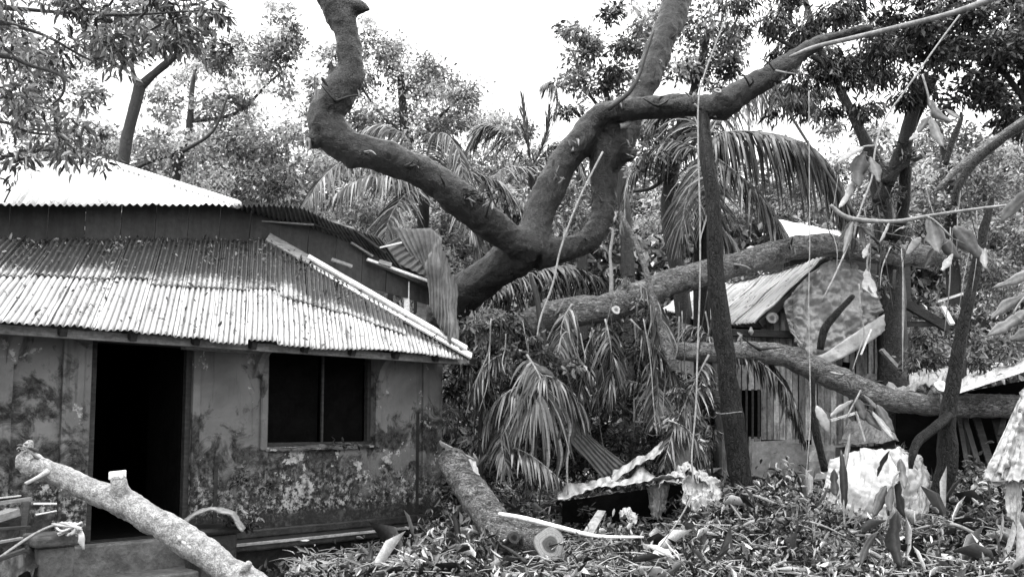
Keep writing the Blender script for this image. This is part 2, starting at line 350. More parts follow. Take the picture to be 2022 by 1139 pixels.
def limb(name, specs, mat, parent=None, voxel=.022, sides=16, rough=.14, freq=3., **kw):
    """one continuous limb system: tubes fused into a single skin"""
    g = Geo()
    for s_ in specs: ptube(g, s_, sides, 6, rough, .5, freq)
    o = mk(name, g, M[mat], parent, True, **kw)
    q = o.modifiers.new('fuse', 'REMESH'); q.mode = 'VOXEL'; q.voxel_size = voxel; q.use_smooth_shade = True
    q = o.modifiers.new('even', 'SMOOTH'); q.factor = .5; q.iterations = 3
    for sc_, st in ((.22, .5), (.07, .28)):
        q = o.modifiers.new('bark relief', 'DISPLACE'); t = bpy.data.textures.new('bark', 'CLOUDS'); t.noise_scale = sc_ * (1 if voxel > .015 else .5); t.noise_depth = 2; q.texture = t; q.strength = st * voxel * 5 * (sc_ / .22) ** .2; q.mid_level = .5
    return o
def disc(name, c, nrm, r, parent, dark=.16, pale=.62, squash=1., th=.012, heart=.45):
    nrm = unit(np.array(nrm, float)); a = unit(np.cross(nrm, [0, 0, 1.])); b = np.cross(a, nrm); V, sh = [c + nrm * th], [dark]
    K = 26; rr = [.08, .16, .25, heart - .06, heart, heart + .05, .6, .66, .72, .78, .84, .9, .95, 1.0]; ss = [dark * .7, dark, dark * .8, dark * 1.1, dark * .9, pale * .7, pale, pale * .72, pale * 1.05, pale * .78, pale, pale * .8, pale * .6, .05]
    for q, s_ in zip(rr, ss):
        for k in range(K):
            t = 2 * math.pi * k / K; j = 1 + .06 * math.sin(3 * t + 1) + .04 * math.sin(5 * t); V.append(c + nrm * (th + .004 * math.sin(9 * t + q * 20) if q < .97 else -.01) + (a * math.cos(t) + b * math.sin(t) * squash) * r * q * j); sh.append(s_)
    F = [[0, 1 + (k + 1) % K, 1 + k] for k in range(K)]
    for i in range(len(rr) - 1): F += [[1 + i * K + k, 1 + i * K + (k + 1) % K, 1 + (i + 1) * K + (k + 1) % K, 1 + (i + 1) * K + k] for k in range(K)]
    g = Geo(); g.add(V, F, sh); return mk(name, g, M['cut'], parent, True)

# ================================================================ ground
def sstep(a, b, x): t = np.clip((x - a) / (b - a), 0, 1); return t * t * (3 - 2 * t)
CORN = P(872, 850, 11.66)[:2]; AW = np.array([-1., -1.]) / 2 ** .5; NW = np.array([1., -1.]) / 2 ** .5
def gz(x, y):
    x, y = np.asarray(x, float), np.asarray(y, float)
    side = (x - CORN[0]) * NW[0] + (y - CORN[1]) * NW[1]           # > 0 in front of the facade plane
    prof = sstep(9.2, 10.7, y); h = (.36 * prof + .12 * sstep(11, 13, y)) * sstep(-.6, 1.2, x) + (.20 * prof - .12 * sstep(11.2, 13, y)) * sstep(2.0, 2.6, x) + .25 * sstep(9.3, 11.5, y) * sstep(-1.6, -.2, x) * (1 - sstep(-.6, 1.2, x))
    h = h - .26 * sstep(.35, .6, x) * (1 - sstep(1.8, 2.1, x)) * sstep(9.9, 10.3, y) * (1 - sstep(11.6, 12.3, y))
    b = .05 * np.sin(x * 2.3 + 1) * np.cos(y * 1.9) + .035 * np.sin(x * 5.1 + y * 3.3) + .03 * np.cos(y * 6.7 - x * 2.)
    return h + b * sstep(-3.5, -1.5, x) * sstep(2, 9, y)
xs = np.unique(np.round(np.r_[np.linspace(-220, -14, 12), np.linspace(-14, -3, 30), np.linspace(-3, 9, 110), np.linspace(9, 24, 30), np.linspace(24, 220, 12)], 4))
ys = np.unique(np.round(np.r_[np.linspace(-120, -3, 8), np.linspace(-3, 8, 20), np.linspace(8, 17, 90), np.linspace(17, 45, 30), np.linspace(45, 330, 14)], 4))
X, Y = np.meshgrid(xs, ys); Z = gz(X, Y)
fine = (X > -3) & (X < 9) & (Y > 8) & (Y < 17)
for i, j in zip(*np.where(fine)): Z[i, j] += .05 * mnoise.fractal(Vector((X[i, j] * 1.8, Y[i, j] * 1.8, 0)), 1, 2, 4)
nx, ny = len(xs), len(ys); g = Geo()
g.add(np.stack([X, Y, Z], -1).reshape(-1, 3), [[i * nx + j, i * nx + j + 1, (i + 1) * nx + j + 1, (i + 1) * nx + j] for i in range(ny - 1) for j in range(nx - 1)])
mk('ground', g, M['soil'], smooth=True, kind='structure', label='wet soil of the yard under the storm debris')

# ================================================================ house
house = empty('plaster_house', (CORN[0], CORN[1], 0), 'mould-stained plaster house with corrugated metal roofs and a dark open doorway', 'house')
def hit(px, py, off=0.):
    """where the sight line meets the facade plane (off = metres in front of it): (s along the wall from the corner, z)"""
    r = ray(px, py); c = CORN + NW * off; k = (c @ NW) / (r[:2] @ NW); p = np.array([0, 0, EYE]) + r * k
    return (p[:2] - CORN) @ AW, p[2]
def wp(s, off, z): q = CORN + AW * s + NW * off; return np.array([q[0], q[1], z])
A3 = np.r_[AW, 0]; N3 = np.r_[NW, 0]; Z3 = np.array([0, 0, 1.])
def wbox(g, s0, s1, o0, o1, z0, z1, sh=.5): return box(g, wp(s0, o0, z0), A3 * (s1 - s0), N3 * (o1 - o0), Z3 * (z1 - z0), sh)
FL = .5; WT = 2.62
d0, _ = hit(377, 860); d1, _ = hit(175, 860); _, dt = hit(180, 662)
w0, wb0 = hit(738, 877); w1, wb1 = hit(527, 885); wz0 = (wb0 + wb1) / 2; _, wt = hit(640, 692); wt = min(wt, 2.5); dt = min(dt, 2.5)
SL = 7.0
def wall_grid(name, s_cuts, z_cuts, holes, thick, mat, sub=.35):
    ss = sorted(set(s_cuts)); zz = sorted(set(z_cuts)); g = Geo()
    inh = lambda s_, z_: any(a < s_ < b and c < z_ < d for a, b, c, d in holes)
    for a, b in zip(ss[:-1], ss[1:]):
        for c, d in zip(zz[:-1], zz[1:]):
            if inh((a + b) / 2, (c + d) / 2): continue
            for off in (0, -thick): g.add([wp(a, off, c), wp(b, off, c), wp(b, off, d), wp(a, off, d)], [[0, 1, 2, 3] if off else [3, 2, 1, 0]])
    for a, b, c, d in holes + [(ss[0], ss[-1], zz[0], zz[-1])]:
        for (p, q), (r, t) in (((a, c), (b, c)), ((b, c), (b, d)), ((b, d), (a, d)), ((a, d), (a, c))):
            g.add([wp(p, 0, q), wp(r, 0, t), wp(r, -thick, t), wp(p, -thick, q)], [[0, 1, 2, 3]])
    return mk(name, g, mat, house)
wall_grid('wall', [0, w0, w1, d0, d1, SL], [0, FL, wz0, wt, dt, WT], [(w0, w1, wz0, wt), (d0, d1, FL, dt)], .2, M['plaster'])
g = Geo(); wbox(g, 0, .2, -.2, -5.4, 0, WT); mk('side_wall', g, M['plaster'], house)
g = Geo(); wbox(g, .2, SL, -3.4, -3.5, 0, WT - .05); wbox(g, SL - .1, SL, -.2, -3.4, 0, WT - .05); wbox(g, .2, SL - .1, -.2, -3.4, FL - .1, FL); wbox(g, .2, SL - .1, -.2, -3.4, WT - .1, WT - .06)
wbox(g, 2.9, 3.0, -.2, -3.4, FL, WT - .1); mk('room', g, M['shade_black'], house)
# pilasters, corner cracks, brackets
def pil(pxa, pxb, o, top=WT - .01, bot=FL - .1, name='pilaster', mat='plaster', **kw):
    a, _ = hit(pxa, 850); b, _ = hit(pxb, 850); g = Geo(); wbox(g, min(a, b), max(a, b), .002, o, bot, top); return bevel(mk(name, g, M[mat], house, **kw))
pil(117, 160, .05); pil(832, 869, .045); pil(-40, 18, .06); pil(-240, -190, .05)
pil(424, 432, .014, 1.3, name='drain_stain_strip', mat='concrete_dark'); 
pil(821, 827, .012, 1.8, name='crack_strip', mat='concrete_dark'); pil(377, 392, .03, name='door_jamb'); pil(160, 175, .03, name='door_jamb')
pil(512, 526, .03, wt + .02, wz0 - .03, name='window_jamb'); pil(739, 750, .03, wt + .02, wz0 - .03, name='window_jamb')
for px in (752, 514, 30):                                             # curved brackets under the eave
    s_, _ = hit(px, 720); g = Geo(); zt = WT - .12
    pr = [(0, 0), (.30, 0), (.29, -.06), (.2, -.1), (.1, -.2), (.05, -.33), (0, -.36)]
    V = [wp(s_ + e, .004 + o, zt + z) for e in (0, .09) for o, z in pr]; n = len(pr)
    g.add(V, [list(range(n)), list(range(n, 2 * n))[::-1]] + [[i, (i + 1) % n, n + (i + 1) % n, n + i] for i in range(n)]); bevel(mk('eave_bracket', g, M['plaster'], house), .01)
# plinth, ledge, steps
g = Geo(); s_e, _ = hit(430, 1050); wbox(g, -.08, s_e, .002, .30, .30, .40); wbox(g, -.08, s_e, .002, .05, .40, .50); bevel(mk('ledge', g, M['concrete_dark'], house), .02)
g = Geo(); a, _ = hit(455, 1050, .3); wbox(g, -.1, s_e, .30, .318, .365, .398, .9); bevel(mk('ledge_edge', g, M['wood'], house, label='pale front edge of the dark ledge'), .006)  # paler strip along the ledge front
g = Geo(); wbox(g, -.02, SL, .002, .07, -.2, .298); mk('plinth', g, M['concrete_dark'], house)
g = Geo(); wbox(g, d0 - .1, d1 + .2, .07, .22, -.1, .505, .7); bevel(mk('door_sill', g, M['concrete'], house), .02)
g = Geo(); wbox(g, d0 - .35, d1 + .5, .221, .62, -.1, .22, .6); bevel(mk('step', g, M['concrete'], house), .02)
g = Geo(); wbox(g, d0 - .45, d1 + .6, .621, 1.0, -.1, .08, .6); bevel(mk('step', g, M['concrete'], house), .02)
# door leaf swung inwards, frame
dr = empty('door', wp(d0, -.1, FL)); dr.parent = house; dr.location = (Vector(wp(d0, -.1, FL)) - Vector(ORG['plaster_house'])); ORG[dr.name] = wp(d0, -.1, FL)
for k in range(6):
    g = Geo(); o = wp(d0 + .03, -.12 - .135 * k, FL + .02); box(g, o, N3 * -.13, A3 * .035, Z3 * (dt - FL - .06)); mk('plank', g, M['shade_black'], dr)  # planks take the painted black so the doorway stays dark
g = Geo(); 
for s0, s1, z0, z1 in ((d0, d0 + .06, FL, dt - .062), (d1 - .06, d1, FL, dt - .062), (d0, d1, dt - .06, dt - .002)): wbox(g, s0 + .001, s1 - .001, -.09, -.02, z0, z1)
mk('door_frame', g, M['wood_dark'], house)
# window: frame, centre bar, iron bars, two shutters ajar inside
wn = empty('window', wp(w0, -.1, wz0)); wn.parent = house; wn.location = Vector(wp(w0, -.1, wz0)) - Vector(ORG['plaster_house']); ORG[wn.name] = wp(w0, -.1, wz0)
g = Geo(); e = .05
for s0, s1, z0, z1 in ((w0, w0 + e, wz0 + e, wt - e), (w1 - e, w1, wz0 + e, wt - e), (w0, w1, wt - e, wt), (w0, w1, wz0, wz0 + e)): wbox(g, s0 + .001, s1 - .001, -.14, -.07, z0 + .001, z1 - .001)
mk('frame', g, M['wood_dark'], wn)
sm, _ = hit(646, 790); g = Geo(); wbox(g, sm - .012, sm + .012, -.12, -.09, wz0 + e, wt - e, .9); mk('mullion', g, M['wood_dark'], wn)
for s0, s1 in ((w0 + e, sm - .02), (sm + .02, w1 - e)):
    g = Geo(); wbox(g, s0, s1, -.20, -.17, wz0 + e, wt - e); mk('shutter', g, M['shade_black'], wn)  # shutters coloured black as the shade inside the window
g = Geo(); ssl = np.linspace(w0 - .03, w1 + .03, 22); ruled(g, [wp(w0 - .03, .05, wz0 - .02), wp(w1 + .03, .05, wz0 - .035)], [wp(w0 - .03, -.1, wz0 + .012), wp(w1 + .03, -.1, wz0 - .0)], 22, 3, wr=.02, wf=9); solid(mk('sill', g, M['plaster'], wn), .02)
# eave beam and rafters
g = Geo(); wbox(g, -.2, SL, .36, .44, 2.40, 2.48, .9); mk('eave_beam', g, M['wood'], house)
g = Geo(); wbox(g, d0 - .8, d0 + .15, .03, .14, 2.40, 2.455, 1); mk('lintel_board', g, M['wood'], house)
for s_ in np.arange(-.1, 6.8, .62):
    g = Geo(); batten(g, wp(s_, .52, 2.44), wp(s_, -1.3, 3.25), .06, .08); mk('rafter', g, M['wood_dark'], house)

# ---- lower roof: one ruled surface cut into separate overlapping sheets
def eavept(px): 
    s_, _ = hit(px, 650, .60); y = np.interp(px, [-300, 0, 150, 350, 550, 750, 925], [612, 636, 647, 667, 681, 692, 710]); _, z = hit(px, y, .60); return wp(s_, .60, z)
HIP = [(530, 478, 10.3), (600, 519, 10.5), (925, 706, 11.12)]
def toppt(e):
    if e <= 530: x = e + np.interp(e, [-300, 0, 154, 316, 530], [190, 110, 78, 42, 0]); return P(x, np.interp(x, [-110, 110, 300, 530], [472, 479, 476, 480]), np.interp(x, [-110, 110, 530], [8.2, 9.0, 10.3]))
    x = e - 22 * math.sin(math.pi * (e - 530) / 395); return P(x, np.interp(x, [530, 925], [478, 706]), np.interp(x, [530, 925], [10.3, 11.12]))
cuts = [-300, -190, -95, -5, 88, 178, 262, 340, 414, 482, 546, 612, 676, 738, 800, 862, 926]
for i, (a, b) in enumerate(zip(cuts[:-1], cuts[1:])):
    e0, e1 = a, b + (7 if b < 900 else 0); us = lambda f: (lambda u: np.array([f(e0 + (e1 - e0) * t) for t in u]))
    A, B = us(eavept)(np.linspace(0, 1, 13)), us(toppt)(np.linspace(0, 1, 13)); A[:, 2] += rng.uniform(-.012, .012); A += (A - B) * rng.uniform(-.02, .02)
    Lw = np.linalg.norm(A[-1] - A[0]); nc = max(3, round(Lw / .060)); lap = rng.uniform(.47, .52)
    for v0, v1, up in ((0, lap + .03, 0), (lap, 1, .018)):
        if v1 == 1 and e0 > 780: continue
        if v0 == 0 and e0 > 780: v1 = 1
        g = Geo(); ruled(g, A * (1 - v0) + B * v0, A * (1 - v1) + B * v1, nc * 8, 9, corr=nc, amp=.0135, wr=.018, wf=1.9, sh=rng.uniform(.1, .9), lift=.008 * (i % 2) + .006 + up, seed=i * 1.7)
        g.uv[0][:, 1] = v0 + g.uv[0][:, 1] * (v1 - v0); solid(mk('roof_sheet', g, M['zinc'], house, True), .003)
# hip cap boards, weathered board at its head
def hipb(x0, x1, off, wd, name, mat, lift=.05, **kw):
    g = Geo(); f = lambda x: P(x, np.interp(x, [530, 925], [478, 706]) + off, np.interp(x, [530, 925], [10.3, 11.12])) + [0, 0, 0]
    batten(g, f(x0), f(x1), wd, .03, .9, up=unit(np.array([.5, -.6, .8]))); return bevel(mk(name, g, M[mat], house, **kw), .006)
hipb(612, 931, -3, .12, 'hip_cap', 'wood_pale'); hipb(608, 922, -17, .085, 'hip_cap', 'wood_pale'); hipb(528, 612, -10, .20, 'hip_board', 'wood', label='grey weathered board at the head of the hip')
# far slope of the hip so the roof closes
g = Geo(); ruled(g, [toppt(531), toppt(925)], [toppt(531) + [-1.7, 1.7, -.1], eavept(925) + [-3.6, 3.6, 0]], 160, 6, corr=20, amp=.018, wr=.01, lift=-.03); solid(mk('roof_sheet', g, M['zinc'], house, True), .003)
# upper wall of dark boards
ub = [P(x, y, d) for x, y, d in ((-330, 490, 7.9), (110, 490, 9.1), (530, 490, 10.42), (700, 520, 10.9), (850, 566, 11.6))]
ut = [P(x, y, d) for x, y, d in ((-330, 405, 7.9), (110, 405, 9.1), (530, 400, 10.42), (700, 470, 10.9), (850, 552, 11.6))]
us = np.linspace(0, 1, 19)
for a, b in zip(us[:-1], us[1:]):
    A, B = poly(ub, np.array([a, b - .0012])), poly(ut, np.array([a, b - .0012])); A[:, 2] -= .25; j = rng.uniform(-.01, .01)
    g = Geo(); t = np.array([.02, -.03 + j, 0]); g.add([A[0] + t, A[1] + t, B[1] + t, B[0] + t, A[0], A[1], B[1], B[0]], [[0, 1, 2, 3], [7, 6, 5, 4], [0, 4, 5, 1], [1, 5, 6, 2], [2, 6, 7, 3], [3, 7, 4, 0]], rng.uniform(.1, .9)); mk('upper_board', g, M['panel_dark'], house)
# upper roof, front slope
for i, (a, b) in enumerate(((-330, -200), (-200, -80), (-80, 30), (30, 130), (130, 225), (225, 312), (312, 394), (394, 470))):
    E = lambda x: P(x, np.interp(x, [-330, 0, 180, 300, 470], [408, 406, 404, 405, 407]), np.interp(x, [-330, 470], [7.45, 9.9]))
    def T(x):
        t = x + 60
        if t < 205: return P(t, np.interp(t, [-270, 0, 205], [352, 336, 321]), np.interp(t, [-270, 205], [11.2, 12.2]))
        q = (x - 145) / (470 - 145); return P(205 + 265 * q, 321 + 85 * q, 12.2 - 2.3 * q)
    xx = np.linspace(a, b + (4 if b < 470 else 0), 12); A = np.array([E(x) for x in xx]); B = np.array([T(x) for x in xx]); nc = max(3, round(np.linalg.norm(A[-1] - A[0]) / .074)); g = Geo()
    ruled(g, A, B, nc * 8, 10, corr=nc, amp=.014, wr=.014, wf=1.5, sh=rng.uniform(.2, .8), lift=.006 * (i % 2), seed=i * 2.3); solid(mk('roof_sheet', g, M['zinc_white'], house, True), .003)
g = Geo(); tube(g, L3((195, 316, 12.2), (340, 362, 11.05), (470, 404, 9.93)), [.05, .05, .05], 8, 4); mk('hip_cap', g, M['zinc_white'], house, True)
g = Geo(); tube(g, L3((-290, 350, 11.1), (0, 333, 11.8), (205, 318, 12.2)), [.05, .05, .05], 8, 4); mk('ridge_cap', g, M['zinc_white'], house, True)
# hidden far slope
g = Geo(); ruled(g, L3((-330, 352, 11.2), (205, 321, 12.2)), [P(-330, 352, 11.2) + [-2, 2.6, -1.2], P(205, 321, 12.2) + [-2, 2.6, -1.2]], 120, 4, corr=22, amp=.018, lift=-.02); mk('roof_sheet', g, M['zinc_white'], house, True)
# storm-lifted end of the upper roof, seen from below
TOPL = [(462, 407, 9.9), (540, 405, 10.05), (600, 411, 10.25), (628, 424, 10.4), (680, 446, 10.6), (752, 470, 10.95)]
BOTL = [(462, 409, 10.15), (560, 436, 10.5), (640, 462, 10.75), (700, 492, 10.95), (770, 525, 11.2), (800, 536, 11.3)]
for i in range(4):
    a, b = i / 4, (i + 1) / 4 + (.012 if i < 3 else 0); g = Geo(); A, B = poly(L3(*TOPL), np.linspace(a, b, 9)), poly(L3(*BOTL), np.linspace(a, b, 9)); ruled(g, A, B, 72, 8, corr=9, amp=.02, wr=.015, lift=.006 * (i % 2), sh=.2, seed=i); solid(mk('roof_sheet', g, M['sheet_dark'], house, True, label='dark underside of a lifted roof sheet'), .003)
def bar(name, a, b, wpx, mat, parent=house, sh=.8, **kw):
    g = Geo(); batten(g, P(*a), P(*b), m(wpx, a[2]), m(wpx, a[2]) * .6, sh); return mk(name, g, M[mat], parent, **kw)
bar('batten', (517, 437, 10.35), (620, 444, 10.5), 5, 'wood'); bar('batten', (610, 440, 10.5), (700, 470, 10.8), 6, 'wood_dark'); bar('batten', (693, 479, 10.8), (736, 506, 10.95), 6, 'wood')
bar('batten', (725, 512, 10.9), (849, 556, 11.3), 8, 'wood_pale'); bar('batten', (748, 517, 10.95), (772, 524, 11.0), 14, 'wood'); bar('batten', (640, 432, 10.5), (700, 452, 10.6), 5, 'wood'); 
bar('batten', (655, 512, 10.5), (695, 526, 10.6), 9, 'wood'); bar('batten', (690, 500, 10.95), (852, 566, 11.5), 22, 'wood_dark'); bar('batten', (700, 455, 10.7), (760, 500, 11.0), 8, 'wood_dark')
g = Geo(); 
for x, wd, y0, y1, mt, d in ((803, 11, 556, 610, 'wood_pale', 11.35), (832, 18, 574, 640, 'wood', 11.6), (718, 9, 520, 560, 'wood_dark', 11.4), (770, 10, 540, 590, 'wood_dark', 11.6)):
    g = Geo(); a = P(x, y1, d); b = P(x, y0, d); box(g, a - [m(wd, d) / 2, 0, .3], [m(wd, d), 0, 0], [0, m(wd, d), 0], [0, 0, b[2] - a[2] + .3], .9); mk('roof_post', g, M[mt], house)
g = Geo(); batten(g, P(690, 566, 11.6), P(850, 576, 11.9), .05, .12, .4); mk('batten', g, M['wood'], house)

# torn sheets bent up at the end of the roof
def sheetobj(label, A, B, nc, amp, mat, wr=.02, nv=14, wf=2., sh=.5, group=None, sag=0, seed=0, name='corrugated_sheet', cat='metal sheet', corr=True, lift=0.):
    g = Geo(); ruled(g, L3(*A), L3(*B), nc * 8, nv, corr=nc if corr else 0, amp=amp, wr=wr, wf=wf, sh=sh, sag=sag, seed=seed, lift=lift)
    return solid(mk(name, g, M[mat], None, True, label=label, cat=cat, group=group), .004)
sheetobj('torn corrugated sheet curling up beside the lifted roof end', [(772, 448, 11.3), (812, 452, 11.25), (850, 450, 11.2), (872, 470, 11.15)], [(836, 544, 11.35), (848, 552, 11.35), (858, 558, 11.3), (868, 564, 11.25)], 9, .013, 'sheet_mid', wr=.03, seed=1)
sheetobj('small torn sheet with near-level ribs between roof battens', [(752, 486, 11.2), (762, 508, 11.2), (800, 528, 11.25), (846, 551, 11.3)], [(796, 466, 11.35), (812, 484, 11.35), (830, 508, 11.35), (850, 540, 11.4)], 8, .014, 'sheet_dark', seed=2)
sheetobj('tall bent corrugated sheet standing at the roof corner', [(840, 520, 11.1), (864, 470, 11.0), (880, 505, 11.3), (900, 566, 11.5)], [(848, 606, 11.05), (872, 652, 11.0), (890, 676, 10.95), (903, 694, 11.1)], 9, .016, 'sheet_dark', wr=.04, seed=3)
bar('loose_batten', (750, 489, 10.9), (793, 479, 11.0), 5, 'wood_pale', None, label='short pale batten sticking out by the ribbed sheet', cat='batten')

# ---- stone piers and the steps' left side
def pier(label, px, wpx, ytop, d, cap, body_mat='concrete', sh=.6):
    c = P(px, ytop, d); w_ = m(wpx, d) * .72; th = math.radians(45); ax = np.array([-math.cos(th), -math.sin(th), 0]); ay = np.array([math.cos(th), -math.sin(th), 0]) * 1.0
    e = empty('stone_pier', (c[0], c[1], -.05), label, 'pier'); b = c - ax * w_ / 2 - ay * w_ / 2; h = c[2] + .05
    g = Geo(); box(g, b + [0, 0, -h], ax * w_, ay * w_, [0, 0, h - cap - .002], sh); bevel(mk('shaft', g, M[body_mat], e), .02, 3)
    o = .045; g = Geo(); box(g, b - ax * o - ay * o + [0, 0, -cap], ax * (w_ + 2 * o), ay * (w_ + 2 * o), [0, 0, cap], sh * .8); bevel(mk('cap', g, M[body_mat], e), .03, 3); return e, c
pier('square gate pier topped by a pale tangle of rope', 103, 92, 1052, 7.5, .10)
e, c = pier('low pier beside the doorstep with a rounded top', 418, 100, 1038, 8.9, .07, 'concrete_dark')
g = Geo(); ruled(g, L3((362, 1036, 8.6), (385, 1016, 8.6), (420, 1006, 8.6), (458, 1016, 8.6), (478, 1050, 8.6)), L3((366, 1024, 9.0), (390, 1008, 9.0), (424, 1001, 9.0), (462, 1010, 9.0), (484, 1040, 9.0)), 24, 6, wr=.015, wf=6, sh=.9)
solid(mk('bark_strip', g, M['wood'], None, True, label='arched strip of dry bark lying over the low pier', cat='bark strip'), .02)
# rope tangle on the pier
g = Geo()
for k in range(9):
    pts = [P(108 + 38 * math.sin(k * 1.3 + t * 1.9) * (.4 + .1 * k % .5) + 26, 1040 + 9 * math.cos(k * 2.1 + t * 2.7) + (0 if t < 4 else 6 * (t - 3)), 7.35 + .12 * math.sin(k + t)) for t in range(6)]; tube(g, pts, [.011] * 6, 6, 4, .3, .9, 30)
for k in range(4): tube(g, [P(150 + 3 * k, 1038 + 3 * k, 7.3), P(158 + 2 * k, 1058, 7.25), P(156 + 3 * k, 1072 + 4 * k, 7.25)], [.012, .013, .009], 6, 4, .3, .9, 30)
mk('rope_tangle', g, M['cloth_white'], None, True, label='pale frayed rope heaped on the square gate pier', cat='rope')
g = Geo(); tube(g, [P(0, 1100, 6.9), P(50, 1065, 7.1), P(85, 1045, 7.3), P(115, 1034, 7.35)], [.012] * 4, 6, 4); mk('stick', g, M['twig'], None, True, label='thin pale stick leaning against the square gate pier', cat='stick')
# timber offcuts piled in front of the wall
pl = [((-60, 1002, 7.4), (62, 984, 7.7), 16, 'wood', 'long grey board highest in the timber pile'), ((66, 994, 7.4), (112, 994, 7.5), 8, 'wood_pale', 'thin pale lath poking out of the timber pile toward the door'),
      ((-50, 1035, 7.2), (30, 1010, 7.5), 34, 'wood', 'wide split board slanting in the timber pile'), ((70, 1016, 7.5), (112, 1008, 7.6), 6, 'wood_pale', 'short bright sliver below the thin pale lath'),
      ((-60, 1048, 7.1), (60, 1040, 7.4), 14, 'wood_dark', 'dark soaked plank in the middle of the timber pile'), ((-60, 1080, 7.0), (44, 1062, 7.3), 12, 'wood', 'grey plank near the bottom of the timber pile'),
      ((-50, 1120, 6.8), (50, 1085, 7.0), 18, 'wood_dark', 'dark plank lowest in the timber pile'), ((54, 990, 7.6), (44, 1060, 7.5), 12, 'wood_dark', 'dark upright stake behind the timber pile'), ((-20, 985, 7.9), (42, 978, 8.0), 7, 'wood_pale', 'small pale lath lying behind the timber pile')]
for a, b, wd, mt, lb in pl:
    g = Geo(); batten(g, P(*a), P(*b), m(wd, a[2]), m(wd, a[2]) * .45, .6); bevel(mk('timber_board', g, M[mt], label=lb, cat='board', group='timber offcuts piled by the wall'), .004)
g = Geo(); ruled(g, [P(-120, 1139, 6.9), P(60, 1139, 7.0)], [P(-120, 1010, 7.9), P(110, 1010, 8.0)], 40, 20, wr=.10, wf=4, sh=.3); mk('rubble', g, M['concrete_dark'], None, True, kind='stuff', label='heap of wet rubble under the timber pile')

# ================================================================ far wood behind everything
def mass(name, clumps, leaf_px, **kw): return crown(None, clumps, leaf_px, name=name, kind_='', **kw) if 0 else crown(None, clumps, leaf_px, name=name, **kw)
far = [(x, y + 14 * math.sin(x), 100, 30) for x in range(20, 2120, 90) for y in (420, 500, 580, 660, 740, 820, 880)] + [(x, 330, 80, 30) for x in (60, 180, 300, 420, 1780, 1900, 2010, 560, 700)]
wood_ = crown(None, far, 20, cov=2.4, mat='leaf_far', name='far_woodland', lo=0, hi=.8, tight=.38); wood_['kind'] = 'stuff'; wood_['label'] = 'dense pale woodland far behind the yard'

# ================================================================ trees
TRN = 'trees around the yard'
def tree(label, trunk, branches, clumps, leaf_px, name='broadleaf_tree', cat='tree', bark='bark', base=None, leafy='crown', group=TRN, hang=False, **kw):
    x, y, d = trunk[0][:3]; b = P(x, y, d); e = empty(name, (b[0], b[1], float(gz(b[0], b[1]))), label, cat, group)
    g = Geo(); pts = [P(a, c, q) for a, c, q, _ in trunk]; rr = [m(w_, q) / 2 for _, _, q, w_ in trunk]
    pts = [np.array([pts[0][0], pts[0][1], float(gz(*pts[0][:2])) - .1])] + pts if pts[0][2] > .3 and not hang else pts; rr = ([rr[0] * 1.15] if len(pts) > len(rr) else []) + rr
    tube(g, pts, rr, 12, 6, .12); mk('trunk', g, M[bark], e, True)
    for br in branches: g = Geo(); ptube(g, br, 8, 5, .12); mk('branch', g, M[bark], e, True)
    if clumps: crown(e, clumps, leaf_px, name=leafy, **kw)
    return e
B = lambda d, *pts: [(x, y, d, w_) for x, y, w_ in pts]
# upper-left: near drooping long-leaved tree, its neighbours behind
tree('long-leaved tree hanging its dark leaves over the house roof', B(8.6, (-160, 330, 60), (-140, 150, 50), (-120, -40, 40)), [B(8.6, (-130, 120, 22), (0, 110, 12), (60, 130, 8), (120, 150, 7), (124, 185, 5), (100, 210, 3)), B(8.8, (-130, 240, 20), (0, 240, 8), (60, 262, 6), (160, 270, 3)), B(8.8, (-130, 0, 24), (60, 20, 9), (230, 30, 6), (420, 20, 3)), B(8.8, (-130, 20, 24), (60, 60, 8), (160, 110, 5), (200, 130, 3))],
     [(20, 30, 70, 8.8), (110, 20, 60, 8.6), (190, 60, 60, 8.9), (270, 40, 65, 9.), (350, 60, 55, 9), (400, 20, 50, 9), (330, 15, 50, 9), (40, 110, 50, 8.7), (120, 90, 40, 8.8), (30, 230, 55, 8.7), (90, 290, 45, 8.6), (155, 255, 36, 8.8), (20, 310, 38, 8.6), (190, 325, 26, 8.5), (150, 300, 30, 8.5), (245, 110, 38, 9), (20, 170, 40, 8.8), (440, 30, 30, 9)],
     24, mat='leaf_near', wid=.26, kind='hex', droop=.7, cov=1.6, hi=.85, tight=.4)
tree('slender forked tree whose trunk leans up behind the pale roof ridge', B(14, (225, 420, 26), (243, 320, 24), (252, 265, 24), (268, 205, 22), (276, 168, 24)), [B(14, (276, 172, 20), (300, 150, 16), (335, 120, 14), (356, 100, 9), (380, 60, 5)), B(14, (274, 175, 18), (262, 140, 9), (262, 90, 5))],
     [(380, 70, 55, 14), (330, 75, 45, 14), (250, 70, 60, 14), (200, 110, 45, 14.5), (430, 95, 35, 14), (160, 200, 46, 14.5), (80, 150, 60, 14.5), (40, 60, 60, 14.5), (170, 40, 60, 14.5), (280, 10, 50, 14)], 13, mat='leaf_mid', cov=1.5, hi=.8)
